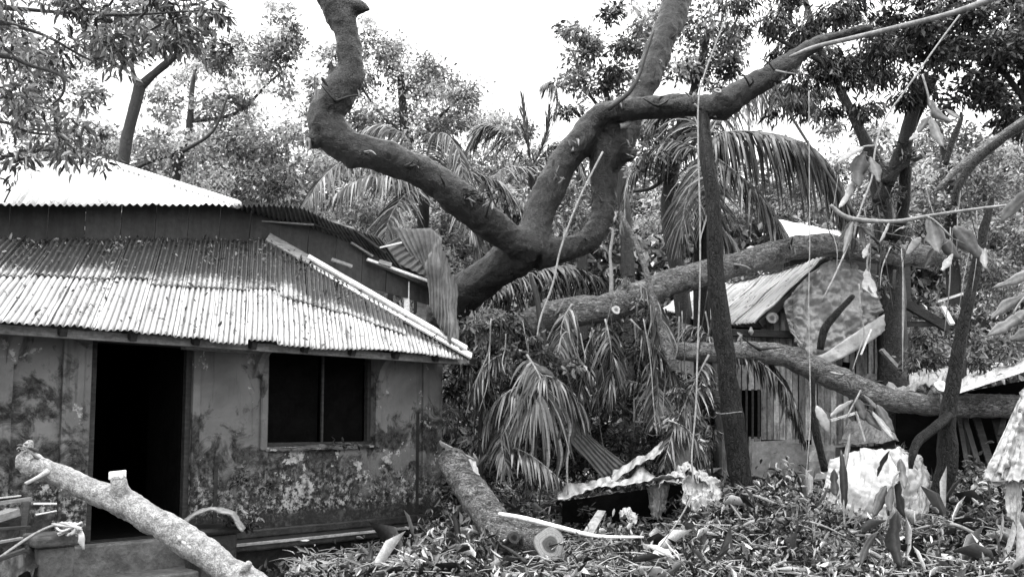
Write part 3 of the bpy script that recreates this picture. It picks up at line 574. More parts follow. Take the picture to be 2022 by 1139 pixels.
tree('wide leafy tree with thin bare limbs behind the roof hip', B(19, (345, 480, 22), (350, 330, 18), (372, 270, 15), (380, 170, 10), (390, 130, 6)), [B(19, (350, 300, 12), (300, 318, 8), (262, 335, 6)), B(19, (376, 240, 9), (440, 232, 8), (480, 215, 7), (530, 165, 5), (560, 140, 3)), B(18, (360, 300, 9), (420, 260, 6), (450, 190, 4))],
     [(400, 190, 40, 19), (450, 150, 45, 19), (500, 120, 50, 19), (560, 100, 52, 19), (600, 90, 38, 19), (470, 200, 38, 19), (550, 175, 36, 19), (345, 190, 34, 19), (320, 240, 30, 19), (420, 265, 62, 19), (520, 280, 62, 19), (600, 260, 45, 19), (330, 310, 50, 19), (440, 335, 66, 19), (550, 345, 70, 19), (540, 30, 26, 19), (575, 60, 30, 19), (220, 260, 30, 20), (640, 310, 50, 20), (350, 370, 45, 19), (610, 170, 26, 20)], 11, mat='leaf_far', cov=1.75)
tree('broad rounded tree filling the gap behind the sawn upright limb', B(23, (820, 600, 34), (815, 400, 28), (800, 260, 20), (790, 150, 12)), [B(23, (805, 280, 10), (740, 210, 6), (700, 150, 4)), B(23, (810, 280, 10), (880, 220, 6), (920, 180, 4)), B(22, (910, 330, 10), (925, 290, 6), (935, 262, 4), (900, 240, 3))],
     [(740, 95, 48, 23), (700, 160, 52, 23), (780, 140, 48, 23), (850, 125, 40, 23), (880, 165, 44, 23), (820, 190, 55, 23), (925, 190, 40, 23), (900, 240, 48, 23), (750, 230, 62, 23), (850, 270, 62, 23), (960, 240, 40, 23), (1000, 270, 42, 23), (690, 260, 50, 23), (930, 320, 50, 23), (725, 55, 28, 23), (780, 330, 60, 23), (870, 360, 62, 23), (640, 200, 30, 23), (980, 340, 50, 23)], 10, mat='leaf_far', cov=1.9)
tree('small tree with clear rounded leaf tufts against the white sky', B(17, (1240, 560, 28), (1230, 380, 24), (1215, 260, 18), (1190, 160, 10)), [B(17, (1215, 250, 10), (1160, 180, 6), (1130, 100, 3)), B(17, (1215, 250, 8), (1260, 150, 5), (1280, 60, 3))],
     [(1135, 75, 36, 17), (1170, 90, 36, 17), (1150, 130, 44, 17), (1125, 175, 36, 17), (1180, 170, 48, 17), (1225, 130, 44, 17), (1250, 60, 44, 17), (1235, 20, 36, 17), (1220, 200, 40, 17), (1290, 110, 44, 17), (1300, 30, 40, 17), (1200, 235, 40, 17), (1140, 215, 26, 17)], 12, mat='leaf_mid', cov=2.0)
tree('tangled tree crowding behind the thick leaning trunk', B(15, (1350, 620, 34), (1320, 430, 30), (1330, 330, 26), (1370, 180, 18), (1400, 60, 12)), [B(15, (1340, 320, 14), (1400, 250, 8), (1470, 200, 4)), B(15, (1330, 330, 14), (1290, 370, 8), (1240, 380, 5))],
     [(1370, 60, 52, 15), (1400, 120, 50, 15), (1340, 140, 44, 15), (1440, 60, 50, 15), (1360, 10, 40, 15), (1300, 270, 52, 15), (1360, 260, 44, 15), (1290, 320, 40, 15), (1340, 310, 40, 15), (1270, 230, 36, 15), (1420, 180, 30, 15), (1330, 390, 36, 15), (1450, 130, 34, 15)], 12, mat='leaf_mid', cov=2.0, hi=.8)
tree('dark drooping tree massed over the sawn branch end', B(12.9, (1764, 780, 60), (1762, 700, 56), (1760, 600, 56), (1756, 500, 50), (1745, 440, 42), (1738, 360, 40), (1722, 310, 30), (1690, 240, 20), (1620, 100, 15), (1590, 0, 12)), [B(12.5, (1735, 400, 26), (1780, 300, 30), (1800, 230, 26), (1830, 150, 16)), B(12, (1640, 130, 14), (1560, 90, 9), (1500, 60, 5)), B(12.4, (1745, 360, 14), (1780, 330, 12), (1820, 310, 8))],
     [(1500, 40, 48, 12), (1580, 60, 40, 12), (1560, 110, 30, 12), (1640, 30, 52, 12), (1600, 150, 52, 12), (1670, 140, 54, 12), (1720, 60, 54, 12), (1560, 190, 32, 12), (1690, 220, 40, 12), (1780, 120, 60, 12), (1640, 220, 34, 12), (1760, 200, 40, 12), (1540, 230, 22, 12), (1450, 20, 50, 12.4), (1530, 10, 50, 12.6), (1600, 80, 50, 12.8), (1680, 20, 50, 12.8), (1760, 10, 50, 12.8), (1700, 120, 56, 13), (1790, 70, 56, 13), (1640, 110, 44, 13), (1590, 200, 34, 12.3), (1740, 150, 50, 13)], 16, mat='leaf_dark', wid=.22, droop=1.1, cov=2.3, kind='hex')
tree('black-leaved tree closing the sky beside the pale pole branch', B(11.5, (2080, 800, 50), (2060, 500, 46), (2040, 200, 40), (2020, 0, 30)), [B(11.5, (2040, 220, 16), (1960, 120, 9), (1880, 80, 5)), B(11.5, (2040, 260, 16), (1960, 200, 9), (1890, 180, 5))],
     [(1850, 40, 54, 11.5), (1930, 30, 56, 11.5), (2010, 50, 60, 11.5), (1860, 120, 50, 11.5), (1950, 120, 60, 11.5), (2020, 150, 46, 11.5), (1920, 190, 44, 11.5), (1990, 220, 34, 11.5), (1800, 30, 46, 11.5), (1880, 70, 60, 12.4), (1960, 70, 60, 12.4), (1900, 150, 60, 12.4), (1840, 190, 44, 12.6), (1980, 180, 56, 12.4), (2020, 100, 60, 12.4), (2020, 250, 40, 12.4), (1860, 10, 50, 12.4), (2000, 10, 60, 12)], 15, mat='leaf_dark', cov=2.2, hi=1)
tree('fine-leaved pale tree behind the two dark upright stems', B(20, (1890, 760, 30), (1880, 500, 26), (1870, 330, 18), (1850, 240, 10)), [],
     [(1720, 270, 44, 20), (1790, 330, 54, 20), (1860, 260, 44, 20), (1900, 330, 58, 20), (1980, 290, 56, 20), (2020, 370, 56, 20), (1840, 400, 58, 20), (1930, 420, 62, 20), (1740, 380, 48, 20), (1650, 330, 40, 20), (1640, 270, 30, 20), (2010, 470, 62, 20), (1910, 520, 66, 20), (1640, 400, 44, 20), (1990, 570, 60, 20), (1780, 440, 48, 20), (1590, 350, 34, 20)], 10, mat='leaf_far', cov=2.0)
tree('round bush crowding behind the fallen fork', B(18, (800, 800, 20), (790, 620, 16), (770, 520, 10)), [], [(x, y, 58, 18) for x, y in ((680, 400), (760, 420), (830, 470), (900, 430), (900, 520), (960, 400), (960, 560), (1010, 420), (720, 500), (800, 560), (1100, 420), (1120, 360))], 11, name='bush', cat='bush', mat='leaf_far', cov=1.9, group='bushes around the yard')
def bush(label, clumps, leaf_px, **kw):
    x = np.mean([c[0] for c in clumps]); d = clumps[0][3]; y = max(c[1] + c[2] * .5 for c in clumps)
    return tree(label, B(d, (x, y, 9), (x + 4, y - 40, 6)), [], clumps, leaf_px, name='bush', cat='bush', group='bushes around the yard', bark='twig_dark', leafy='foliage', **kw)
bush('feathery bush pushing up at the house corner below the roof tip', [(x, y, r, 11.6) for x, y, r in ((915, 640, 34), (960, 650, 40), (1010, 640, 34), (930, 700, 40), (985, 715, 36), (905, 760, 30), (945, 770, 34))], 15, mat='leaf_near', wid=.3, cov=1.9, kind='hex')
bush('dark undergrowth bush against the house corner', [(x, y, r, 11.9) for x, y, r in ((900, 820, 34), (945, 850, 40), (985, 800, 34), (930, 920, 40), (1000, 900, 34), (960, 980, 36), (895, 900, 18), (1040, 950, 34))], 15, mat='leaf_mid', wid=.24, cov=2.2, kind='hex')
bush('shaggy bush in the dark hollow under the lower log', [(x, y, r, 13) for x, y, r in ((1120, 700, 40), (1180, 800, 44), (1240, 850, 44), (1100, 860, 44), (1290, 780, 40), (1330, 860, 40), (1180, 900, 44), (1280, 900, 40), (1370, 760, 36), (1380, 840, 30))], 15, mat='leaf_mid', wid=.22, cov=1.6, hi=.6)
bush('bush of small wet leaves behind the white tarpaulin', [(x, y, r, 14) for x, y, r in ((1790, 700, 34), (1840, 690, 36), (1830, 650, 30), (1900, 660, 34), (1960, 680, 40), (2015, 650, 34), (1880, 620, 26))], 12, mat='leaf_mid', cov=2.1)
bush('low dark bush at the foot of the black leaning trunk', [(x, y, r, 10.8) for x, y, r in ((1900, 960, 32), (1960, 980, 34), (1930, 920, 26), (2010, 1000, 30), (1800, 900, 24))], 14, mat='leaf_mid', cov=1.8)
bush('leafy tangle hanging on the dark post beside the hut', [(x, y, r, 11.2) for x, y, r in ((1370, 760, 34), (1350, 820, 34), (1385, 870, 30), (1330, 770, 24), (1400, 800, 22))], 16, mat='leaf_mid', wid=.26, cov=1.6, kind='hex', droop=.8, hang=True)
bush('ragged leaves caught where the small stems cross the log', [(x, y, r, 11.9) for x, y, r in ((1250, 600, 28), (1290, 640, 26), (1240, 640, 24), (1320, 640, 24), (1235, 560, 18))], 13, mat='leaf_near', wid=.3, cov=1.5, kind='hex', hang=True)
bush('curling leaves dangling in front of the hollow', [(x, y, r, 11.3) for x, y, r in ((1050, 690, 26), (1090, 710, 22), (1125, 730, 26), (1010, 700, 26), (1060, 660, 14))], 15, mat='leaf_big', wid=.4, cov=1.1, kind='hex', hang=True)

# ================================================================ palms and fronds
def palm(label, trunk, fr, group='coconut palms behind the yard', bark='bark_dark'):
    x, y, d, _ = trunk[0]; b = P(x, y, d); e = empty('coconut_palm', (b[0], b[1], float(gz(b[0], b[1]))), label, 'palm tree', group)
    g = Geo(); pts = [P(a, c, q) for a, c, q, _ in trunk]; rr = [m(w_, q) / 2 for _, _, q, w_ in trunk]; z0 = np.array([pts[0][0], pts[0][1], float(gz(*pts[0][:2])) - .1])
    tube(g, [z0] + pts, [rr[0] * 1.1] + rr, 12, 6, .1); mk('trunk', g, M[bark], e, True)
    for f in fr:
        pts, ln = f[0], f[1]; kw = f[2] if len(f) > 2 else {}; q = dict(n=60, wid=.05, droop=.5); q.update(kw); frond(e, L3(*pts), ln, **q)
    return e
palm('pale coconut palm drooping behind the torn roof end', [(830, 560, 17, 26), (835, 450, 17, 24), (840, 350, 17.0, 22)],
     [([(830, 345, 17), (760, 300, 17), (690, 310, 16.5), (630, 360, 16), (605, 410, 15.8)], .95, dict(mat='frond_dry', droop=.9, n=80)), ([(835, 360, 16.6), (780, 350, 16), (710, 355, 15.6), (650, 395, 15.3)], .9, dict(mat='frond_dry', droop=1.0, n=70)),
      ([(840, 340, 17), (800, 270, 17), (750, 250, 17), (700, 270, 17), (670, 310, 17)], .9, dict(droop=.8, mat='frond_dry')), ([(838, 350, 17), (850, 280, 16.7), (880, 265, 16.4), (905, 300, 16.2), (915, 350, 16)], .8, dict(mat='frond_dry', droop=1.1)),
      ([(835, 370, 16.5), (800, 385, 16), (770, 430, 15.7), (760, 470, 15.6)], .8, dict(mat='frond_dry')), ([(845, 350, 17), (920, 340, 17), (980, 360, 17), (1030, 410, 17)], .9, dict()), ([(845, 360, 17), (900, 390, 16.6), (930, 440, 16.4), (945, 500, 16.4)], .8, dict(mat='frond_dry'))])
palm('small palm with upright spiky fronds against the sky gap', [(1060, 560, 20, 22), (1055, 420, 20, 20), (1050, 330, 20, 18)],
     [([(1050, 330, 20), (1040, 270, 20), (1030, 190, 20)], .7, dict(droop=-.2, ang=.5, n=40)), ([(1050, 330, 20), (1075, 280, 20), (1085, 215, 20)], .7, dict(droop=-.1, ang=.5, n=40)), ([(1050, 335, 20), (1000, 270, 20), (960, 250, 20), (930, 290, 20)], 1.0, dict(droop=.6)),
      ([(1050, 335, 20), (1090, 290, 20), (1130, 300, 20), (1150, 350, 20)], .9, dict(droop=.7)), ([(1050, 340, 19.6), (1000, 330, 19), (960, 370, 18.7), (940, 420, 18.6)], 1.0, dict(mat='frond_dry')), ([(1095, 240, 20), (1100, 190, 20), (1090, 165, 20), (1070, 170, 20)], .6, dict(mat='frond_dry', droop=1.2))])
palm('big coconut palm spreading curtain-like fronds over the hut', [(1385, 560, 13.4, 34), (1388, 420, 13.4, 32), (1392, 300, 13.4, 28)],
     [([(1392, 290, 13.4), (1430, 262, 13.3), (1520, 264, 13.2), (1600, 290, 13.1), (1650, 345, 13.0), (1675, 410, 13.0)], 1.25, dict(droop=2.3, n=130, wid=.055, lo=.1, hi=.9)), ([(1392, 285, 13.5), (1440, 200, 13.8), (1500, 165, 14), (1560, 170, 14.2), (1620, 220, 14.4)], .85, dict(droop=2.2, n=95, mat='frond_dry')),
      ([(1394, 300, 13.2), (1440, 330, 13), (1490, 375, 12.8), (1530, 430, 12.7), (1545, 470, 12.7)], .95, dict(droop=1.0, n=80, hi=.7)), ([(1390, 300, 13.4), (1370, 350, 13.2), (1350, 420, 13.1), (1345, 490, 13.1)], .8, dict(droop=.7, n=60, mat='frond_dry')),
      ([(1388, 300, 13.5), (1330, 280, 13.8), (1270, 310, 14), (1235, 370, 14), (1225, 450, 14)], .8, dict(droop=1., n=64)), ([(1390, 310, 13.2), (1400, 380, 12.9), (1420, 440, 12.8), (1455, 500, 12.8)], .8, dict(n=60, mat='frond_dry', droop=.8)),
      ([(1390, 290, 13.5), (1370, 230, 13.9), (1330, 210, 14.2), (1290, 240, 14.4)], .8, dict(droop=.8))])
def fallen_frond(label, pts, ln, **kw):
    q = dict(n=56, wid=.045, droop=.6, rw=.016); q.update(kw); b = P(*pts[0]); e = empty('palm_frond', (b[0], b[1], P(*pts[-1])[2]), label, 'palm frond', 'palm fronds torn down in the yard'); frond(e, L3(*pts), ln, **q, ); return e
fallen_frond('dark frond arching between the fork and the mid log', [(930, 640, 12.9), (980, 570, 12.9), (1060, 530, 12.9), (1140, 530, 12.9), (1200, 560, 12.9)], .85, droop=1.3, n=80, hi=.5)
fallen_frond('dark frond fanned below the thick curved branch', [(1230, 640, 13.2), (1180, 560, 13.2), (1110, 520, 13.2), (1030, 540, 13.2), (980, 600, 13.2)], .85, droop=1.2, n=80, hi=.45)
fallen_frond('frond hanging straight down under the mid log', [(1195, 630, 11.6), (1205, 680, 11.5), (1208, 730, 11.5), (1206, 800, 11.5)], .52, droop=1.1, n=56, lo=.2)
fallen_frond('frond sagging from the crossing of stems and log', [(1245, 630, 11.6), (1290, 680, 11.5), (1330, 740, 11.4), (1350, 820, 11.4)], .6, droop=.9, n=50)
fallen_frond('mop-like frond with bright split leaflets in the middle of the heap', [(1040, 700, 11.2), (1068, 750, 11.0), (1060, 790, 10.9), (1020, 830, 10.85)], .85, droop=1.0, n=60, mat='frond_dry', wid=.055, lo=.0, hi=.9)
fallen_frond('drooping frond spread toward the dark hollow', [(1050, 740, 11.2), (1090, 745, 11.1), (1130, 775, 11.1), (1160, 830, 11.1)], .62, droop=1.2, n=50, mat='frond', wid=.05, hi=.9)
fallen_frond('frond splayed toward the house corner from the heap', [(1060, 760, 11.1), (1020, 765, 11.0), (975, 800, 11.0), (955, 870, 11.0)], .6, droop=1.2, n=50, wid=.045)
fallen_frond('dim frond fanned out deep in the hollow', [(1270, 760, 12.3), (1220, 750, 12.3), (1170, 780, 12.3), (1140, 850, 12.3)], .7, droop=.7, n=50, hi=.6)
fallen_frond('frond drooping down the hut wall below the low log', [(1440, 700, 11.6), (1500, 715, 11.5), (1560, 780, 11.4), (1590, 880, 11.4)], .5, droop=1.6, n=56, side=(1, .8), hi=.6)
fallen_frond('ribbed frond lying over the shed eave by the post', [(1430, 690, 12.2), (1380, 650, 12.2), (1330, 640, 12.3), (1290, 660, 12.4)], .6, droop=.6, n=50, mat='frond_dry')
fallen_frond('frond tangled low against the post', [(1400, 700, 11.3), (1370, 760, 11.2), (1330, 850, 11.1), (1310, 920, 11.0)], .55, droop=.6, n=56)
# stripped hanging fibres under the mop-like frond
e = empty('hanging_fibres', P(1080, 980, 11.0), 'stringy dry fibres hanging from the middle of the heap to the ground', 'palm fibres')
for k in range(16):
    x = 1030 + 105 * k / 15 + R.uniform(-6, 6); g = Geo(); y1 = R.uniform(900, 1000); dk = R.random() < .5
    ptube(g, [(x * .5 + 535, 770, 11.1, 8), (x, 840, 11.0, 9), (x + R.uniform(-14, 14), (y1 + 840) / 2, 10.95, R.uniform(4, 9)), (x + R.uniform(-18, 22), y1, 10.9, 2)], 6, 4, .3, R.uniform(.2, .9)); mk('fibre', g, M['wood_dark' if dk else 'wood'], e, True)

# ================================================================ the great fallen tree
ft = empty('fallen_tree', P(900, 640, 12.8), 'huge storm-felled tree whose forked limbs rise over the yard to the sky', 'fallen tree')
limb('limbs', [
    [(850, 650, 13.0, 84), (905, 590, 12.6, 76), (960, 548, 12.3, 76), (1020, 505, 12.0, 84), (1060, 478, 11.8, 84)],
    [(1060, 490, 11.8, 80), (1010, 472, 11.7, 66), (955, 430, 11.5, 68), (900, 385, 11.3, 68), (845, 347, 11.2, 66), (790, 322, 11.1, 66), (740, 306, 11.0, 66), (690, 290, 11.0, 70), (655, 262, 11.0, 72), (640, 225, 11.0, 66), (662, 195, 11.0, 70), (690, 150, 11.0, 60), (690, 105, 11.0, 52), (683, 60, 11.0, 52), (668, 22, 11.0, 62), (640, -30, 11.0, 56), (600, -90, 11.0, 50)],
    [(650, 262, 11.0, 50), (628, 274, 10.95, 40), (612, 282, 10.9, 30)], [(650, 225, 11.0, 44), (630, 205, 11.0, 26), (612, 190, 11.0, 5)], [(672, 16, 11.0, 50), (700, 14, 11.0, 40), (722, 18, 11.0, 16), (732, 22, 11.0, 4)], [(690, 292, 11, 40), (696, 322, 11, 34), (700, 334, 11, 8)],
    [(668, 190, 11., 46), (658, 150, 11., 20), (654, 120, 11., 6)],
    [(1050, 490, 11.8, 80), (1060, 440, 11.9, 62), (1075, 395, 12.0, 62), (1105, 335, 12.1, 62), (1145, 280, 12.1, 58), (1175, 240, 12.1, 52), (1200, 222, 12.0, 46), (1260, 214, 11.8, 46), (1330, 210, 11.6, 48), (1390, 210, 11.4, 46), (1430, 205, 11.3, 62), (1455, 188, 11.3, 52), (1500, 160, 11.3, 48), (1550, 132, 11.3, 44), (1580, 105, 11.3, 34), (1640, 75, 11.3, 22), (1720, 55, 11.3, 14)],
    [(1060, 500, 11.8, 72), (1110, 495, 11.9, 50), (1155, 478, 12.0, 48), (1185, 440, 12.1, 46), (1192, 390, 12.2, 50), (1190, 340, 12.2, 56), (1205, 300, 12.2, 74), (1210, 262, 12.2, 66), (1185, 225, 12.1, 46)],
    [(1205, 300, 12.2, 64), (1232, 270, 12.3, 50), (1252, 215, 12.4, 48), (1280, 155, 12.6, 50), (1302, 95, 12.8, 54), (1325, 40, 13.0, 58), (1345, -20, 13.2, 58), (1370, -90, 13.4, 56)],
    [(1215, 300, 12.2, 50), (1240, 305, 12.1, 30), (1256, 296, 12.1, 14)], [(1400, 222, 11.4, 30), (1412, 232, 11.3, 18)]], 'bark', ft, voxel=.024)
disc('sawn_end', P(609, 284, 10.88), [-.8, -.5, -.2], m(13, 10.9), ft, .08, .4)
disc('knot', P(1417, 168 + 12, 11.12), [.1, -.8, .6], m(8, 11.2), ft, .02, .35)
g = Geo(); ptube(g, B(11.25, (1200, 216, 10), (1240, 185, 9), (1262, 150, 7), (1275, 110, 5), (1292, 60, 4)), 8, 5, .1, .8); mk('creeper_stem', g, M['twig_dark'], ft, True)
g = Geo(); ptube(g, B(11.9, (1225, 250, 12), (1240, 246, 9), (1262, 228, 4)), 8, 5, .2, .8); mk('torn_splinter', g, M['twig'], ft, True)

def log(label, specs, mat='bark_grey', name='fallen_log', vox=.02, cat='log', **kw):
    b = P(*specs[0][0][:3]); e = empty(name, (b[0], b[1], b[2] - .2), label, cat, kw.pop('group', None)); limb('bark', specs, mat, e, vox, **kw); return e
l = log('thick pale-topped log crossing level above the dark hollow and on past the post', [[(1040, 640, 12.0, 50), (1090, 622, 12.0, 58), (1150, 614, 12.0, 60), (1200, 608, 12.0, 58), (1250, 590, 12.0, 52), (1310, 562, 12.1, 52), (1380, 543, 12.2, 52), (1450, 524, 12.3, 50), (1520, 502, 12.4, 50), (1590, 486, 12.5, 48), (1660, 487, 12.6, 46), (1740, 500, 12.7, 46), (1810, 506, 12.8, 44), (1850, 505, 12.8, 34), (1866, 508, 12.8, 22)], [(1225, 600, 12.0, 40), (1235, 560, 12.0, 20), (1236, 548, 12., 10)]])
disc('sawn_knot', P(1216, 612, 11.78), [.3, -.9, .2], m(9, 12), l, .3, .75)
l = log('knobbly log dipping from beside the post down to the ruined shelter', [[(1310, 690, 11.6, 34), (1350, 694, 11.6, 38), (1400, 697, 11.6, 40), (1470, 697, 11.6, 44), (1530, 700, 11.6, 44), (1580, 714, 11.6, 50), (1630, 738, 11.6, 50), (1690, 765, 11.6, 50), (1750, 788, 11.6, 44), (1810, 796, 11.6, 44), (1870, 800, 11.6, 44), (1950, 802, 11.6, 48), (2060, 806, 11.6, 50)], [(1580, 705, 11.55, 26), (1584, 686, 11.5, 16), (1592, 676, 11.5, 8)], [(1840, 790, 11.5, 30), (1850, 770, 11.4, 20)]])
disc('sawn_knot', P(1857, 762, 11.3), [.1, -.9, .4], m(13, 11.3), l, .5, .85)
# pale log in front of the doorway
l = log('pale lichen-spotted log slanting down in front of the doorway with a sawn stub', [[(52, 895, 5.0, 35), (62, 915, 5.0, 49), (110, 935, 5.0, 44), (170, 962, 5.0, 44), (240, 992, 4.95, 56), (290, 1020, 4.9, 56), (340, 1050, 4.85, 57), (400, 1088, 4.8, 57), (450, 1122, 4.75, 57), (520, 1170, 4.7, 57), (640, 1270, 4.5, 61), (760, 1370, 4.3, 64), (840, 1440, 4.2, 64)],
     [(240, 990, 4.93, 44), (238, 962, 4.9, 31), (234, 948, 4.9, 30), (233, 938, 4.9, 28)], [(60, 905, 5, 26), (42, 905, 4.98, 23), (36, 925, 4.98, 12)], [(60, 905, 5, 31), (55, 885, 4.98, 23), (60, 868, 4.98, 10)], [(470, 1130, 4.7, 26), (488, 1118, 4.68, 19), (494, 1108, 4.68, 12)]], 'bark_pale', vox=.010, rough=.16, freq=7)
g = Geo(); c0 = P(232, 936, 4.9); box(g, c0 + [-.038, -.03, -.03], [.076, 0, .008], [0, .06, 0], [0, 0, .045], .9); bevel(mk('sawn_stub', g, M['wood_pale'], l), .006)
g = Geo(); ptube(g, [(95, 930, 4.95, 12), (75, 942, 4.9, 8), (50, 955, 4.85, 7)], 8, 4, .2, .9); mk('twig_stub', g, M['twig'], l, True)
for q in range(15):
    a = (38 + R.uniform(0, 34), 874 + R.uniform(0, 62)); g = Geo(); L_ = R.uniform(6, 17)
    ptube(g, [(a[0] + 14, a[1] + 6, 5.0, 9), (a[0], a[1], 4.95, R.uniform(3, 6)), (a[0] - L_ * .8, a[1] - L_ * R.uniform(-.6, .9), 4.93, 1)], 5, 3, .4, R.uniform(.1, 1)); mk('splinter', g, M['wood'], l, True)
for (a, b) in [((356, 1064), (368, 1086)), ((362, 1070), (384, 1094)), ((350, 1058), (356, 1068))]:
    g = Geo(); ptube(g, [(a[0], a[1], 4.76, 4), ((a[0] + b[0]) / 2 + 3, (a[1] + b[1]) / 2, 4.74, 7), (b[0], b[1], 4.77, 3)], 8, 5, .9, 1, 60); mk('lichen_patch', g, M['cloth_white'], l, True)
# two sawn logs in the ditch by the house corner
l = log('mossy log sliding down from the house corner into the ditch', [[(890, 900, 10.9, 50), (915, 950, 10.6, 62), (950, 1000, 10.3, 64), (985, 1050, 10.0, 64), (1005, 1085, 9.8, 60)]], rough=.2)
l = log('short log showing its round sawn face with a dark heart', [[(960, 1035, 10.4, 66), (1010, 1050, 10.2, 66), (1050, 1062, 9.95, 66), (1078, 1073, 9.75, 64)], [(1010, 1048, 10.0, 36), (1013, 1055, 9.8, 30), (1014, 1060, 9.62, 26)]], rough=.05)
disc('sawn_face', P(1085, 1074, 9.64), [.42, -.9, .1], m(33, 9.7), l, .10, .36)
disc('knot_hole_shade', P(1015, 1061, 9.6), [.15, -.98, .15], m(12, 9.6), l, .012, .05)  # near-black disc; the shade of the hollow is only colour

# ================================================================ posts, stems, vines in front
def stem(label, spec, mat='bark', name='tree_stem', cat='tree trunk', group=None, rough=.16, sides=12, sh=.5, to_ground=False):
    b = P(*spec[0][:3]); g = Geo(); pts = [P(a, c, q) for a, c, q, _ in spec]; rr = [m(w_, q) / 2 for _, _, q, w_ in spec]; rr = [q_ * (.78 if name == 'broken_bough' else .9) for q_ in rr]; pts = [p_ + rng.normal(0, .12, 3) * r_ * np.array([1, 1, .4]) for p_, r_ in zip(pts, rr)]
    if to_ground: pts = [np.array([b[0], b[1] + .02, float(gz(b[0], b[1])) - .15])] + pts; rr = [rr[0] * 1.45] + rr; pts[1] = pts[1] + np.array([0, 0, .12])
    tube(g, pts, rr, sides, 6, rough, sh, 5.); return mk(name, g, M[mat], None, True, label=label, cat=cat, group=group)
s_ = stem('straight dark trunk standing before the hut, tied with wire', [(1468, 985, 10.9, 52), (1452, 880, 10.9, 50), (1440, 790, 10.9, 46), (1430, 700, 10.9, 42), (1418, 560, 10.9, 38), (1408, 420, 10.9, 34), (1400, 320, 11.0, 31), (1391, 255, 11.2, 29), (1386, 218, 11.38, 28)], 'bark_post', to_ground=True)
for y, x0, x1 in ((815, 1418, 1462), (960, 1442, 1488)):
    g = Geo(); c = P((x0 + x1) / 2, y, 10.9); rr = m(x1 - x0, 10.9) * .58; tube(g, [c + [rr * math.cos(t), -rr * math.sin(t), .012 * math.sin(t * 2)] for t in np.linspace(0, 6.28, 14)], [.006] * 14, 6, 2); mk('wire_tie', g, M['twig'], s_, True)
stem('black leaning trunk between the white cloth and the shelter', [(1852, 1010, 10.4, 34), (1866, 920, 10.4, 44), (1876, 830, 10.4, 36), (1886, 740, 10.4, 30), (1902, 650, 10.4, 26), (1922, 560, 10.4, 24), (1940, 470, 10.4, 22), (1952, 420, 10.4, 16), (1960, 390, 10.4, 8)], 'bark_dark', to_ground=True)
stem('short dark bough forking off the black leaning trunk', [(1874, 820, 10.35, 26), (1845, 845, 10.2, 26), (1815, 870, 10.1, 24), (1800, 900, 10.0, 18), (1798, 925, 10.0, 10)], 'bark_dark', 'broken_bough', 'branch')
stem('dark upright stem rising beside the thick trunk', [(1762, 470, 12.7, 36), (1782, 430, 12.6, 32), (1788, 350, 12.6, 30), (1790, 280, 12.6, 28), (1805, 240, 12.6, 26), (1830, 190, 12.6, 20), (1850, 150, 12.6, 12)], 'bark_dark', 'broken_bough', 'branch')
stem('bent dark stick leaning on the tarpaulin', [(1620, 690, 11.5, 20), (1628, 650, 11.5, 20), (1650, 620, 11.5, 18), (1680, 590, 11.5, 14), (1686, 584, 11.5, 8)], 'bark_dark', 'broken_bough', 'branch')
stem('thin dark prop standing below the dipping log', [(1628, 930, 11.2, 20), (1612, 860, 11.2, 20), (1604, 800, 11.2, 16), (1606, 740, 11.2, 12)], 'bark_dark', 'broken_bough', 'branch')
stem('arched dark bough entering beside the pale-leaved tree', [(1885, 405, 8.0, 14), (1892, 370, 8.0, 20), (1925, 320, 8.0, 22), (1975, 278, 8.0, 22), (2030, 240, 8.0, 22), (2100, 190, 8.0, 24)], 'bark_dark', 'broken_bough', 'branch')
stem('grey stripped bough arching just above the dark one', [(1845, 378, 8.3, 6), (1890, 335, 8.3, 18), (1940, 295, 8.3, 24), (1990, 262, 8.3, 24), (2060, 215, 8.3, 26)], 'bark_grey', 'broken_bough', 'branch')
stem('short dark stub below the hanging pale leaf pair', [(1868, 325, 9, 14), (1880, 280, 9, 16), (1895, 240, 9, 14), (1898, 222, 9, 6)], 'bark_dark', 'broken_bough', 'branch')
stem('slim sapling bending over the mid log beside the curved limb', [(1330, 730, 11.3, 24), (1305, 650, 11.3, 20), (1290, 590, 11.3, 16), (1275, 530, 11.3, 13), (1255, 480, 11.3, 12), (1235, 440, 11.3, 11), (1224, 418, 11.3, 8)], 'bark_grey', 'sapling', 'sapling')
stem('pale bare stick standing on the mid log', [(1207, 590, 11.6, 11), (1207, 540, 11.6, 9), (1205, 500, 11.6, 7), (1210, 460, 11.6, 6), (1204, 450, 11.6, 4)], 'twig', 'stick', 'stick')
stem('dark crooked stick passing behind the mid log into the heap', [(1085, 730, 11.5, 14), (1072, 660, 11.5, 14), (1062, 600, 11.5, 12), (1052, 560, 11.5, 9), (1046, 540, 11.5, 5)], 'twig_dark', 'stick', 'stick')
stem('long pale pole-like branch running out to the top corner of the sky', [(1560, 112, 10.2, 6), (1610, 93, 10.2, 12), (1700, 72, 10.0, 13), (1790, 50, 9.8, 14), (1880, 26, 9.6, 15), (1960, -2, 9.4, 18), (2060, -40, 9.2, 22)], 'twig', 'broken_bough', 'branch', rough=.06)
stem('dark thin branch slanting down past the curtain-like frond', [(1530, 165, 11.2, 5), (1545, 200, 11.0, 6), (1600, 290, 10.8, 6), (1650, 365, 10.6, 7), (1690, 425, 10.5, 8), (1735, 482, 10.5, 6)], 'twig_dark', 'stick', 'stick')
stem('pale level twig joining the hanging leaves', [(1640, 405, 7.2, 8), (1670, 428, 7.2, 12), (1720, 437, 7.2, 10), (1780, 436, 7.2, 9), (1840, 425, 7.2, 7), (1950, 410, 7.2, 6), (2030, 402, 7.2, 5)], 'twig', 'stick', 'stick')
VG = 'vines and cords hanging in the yard'
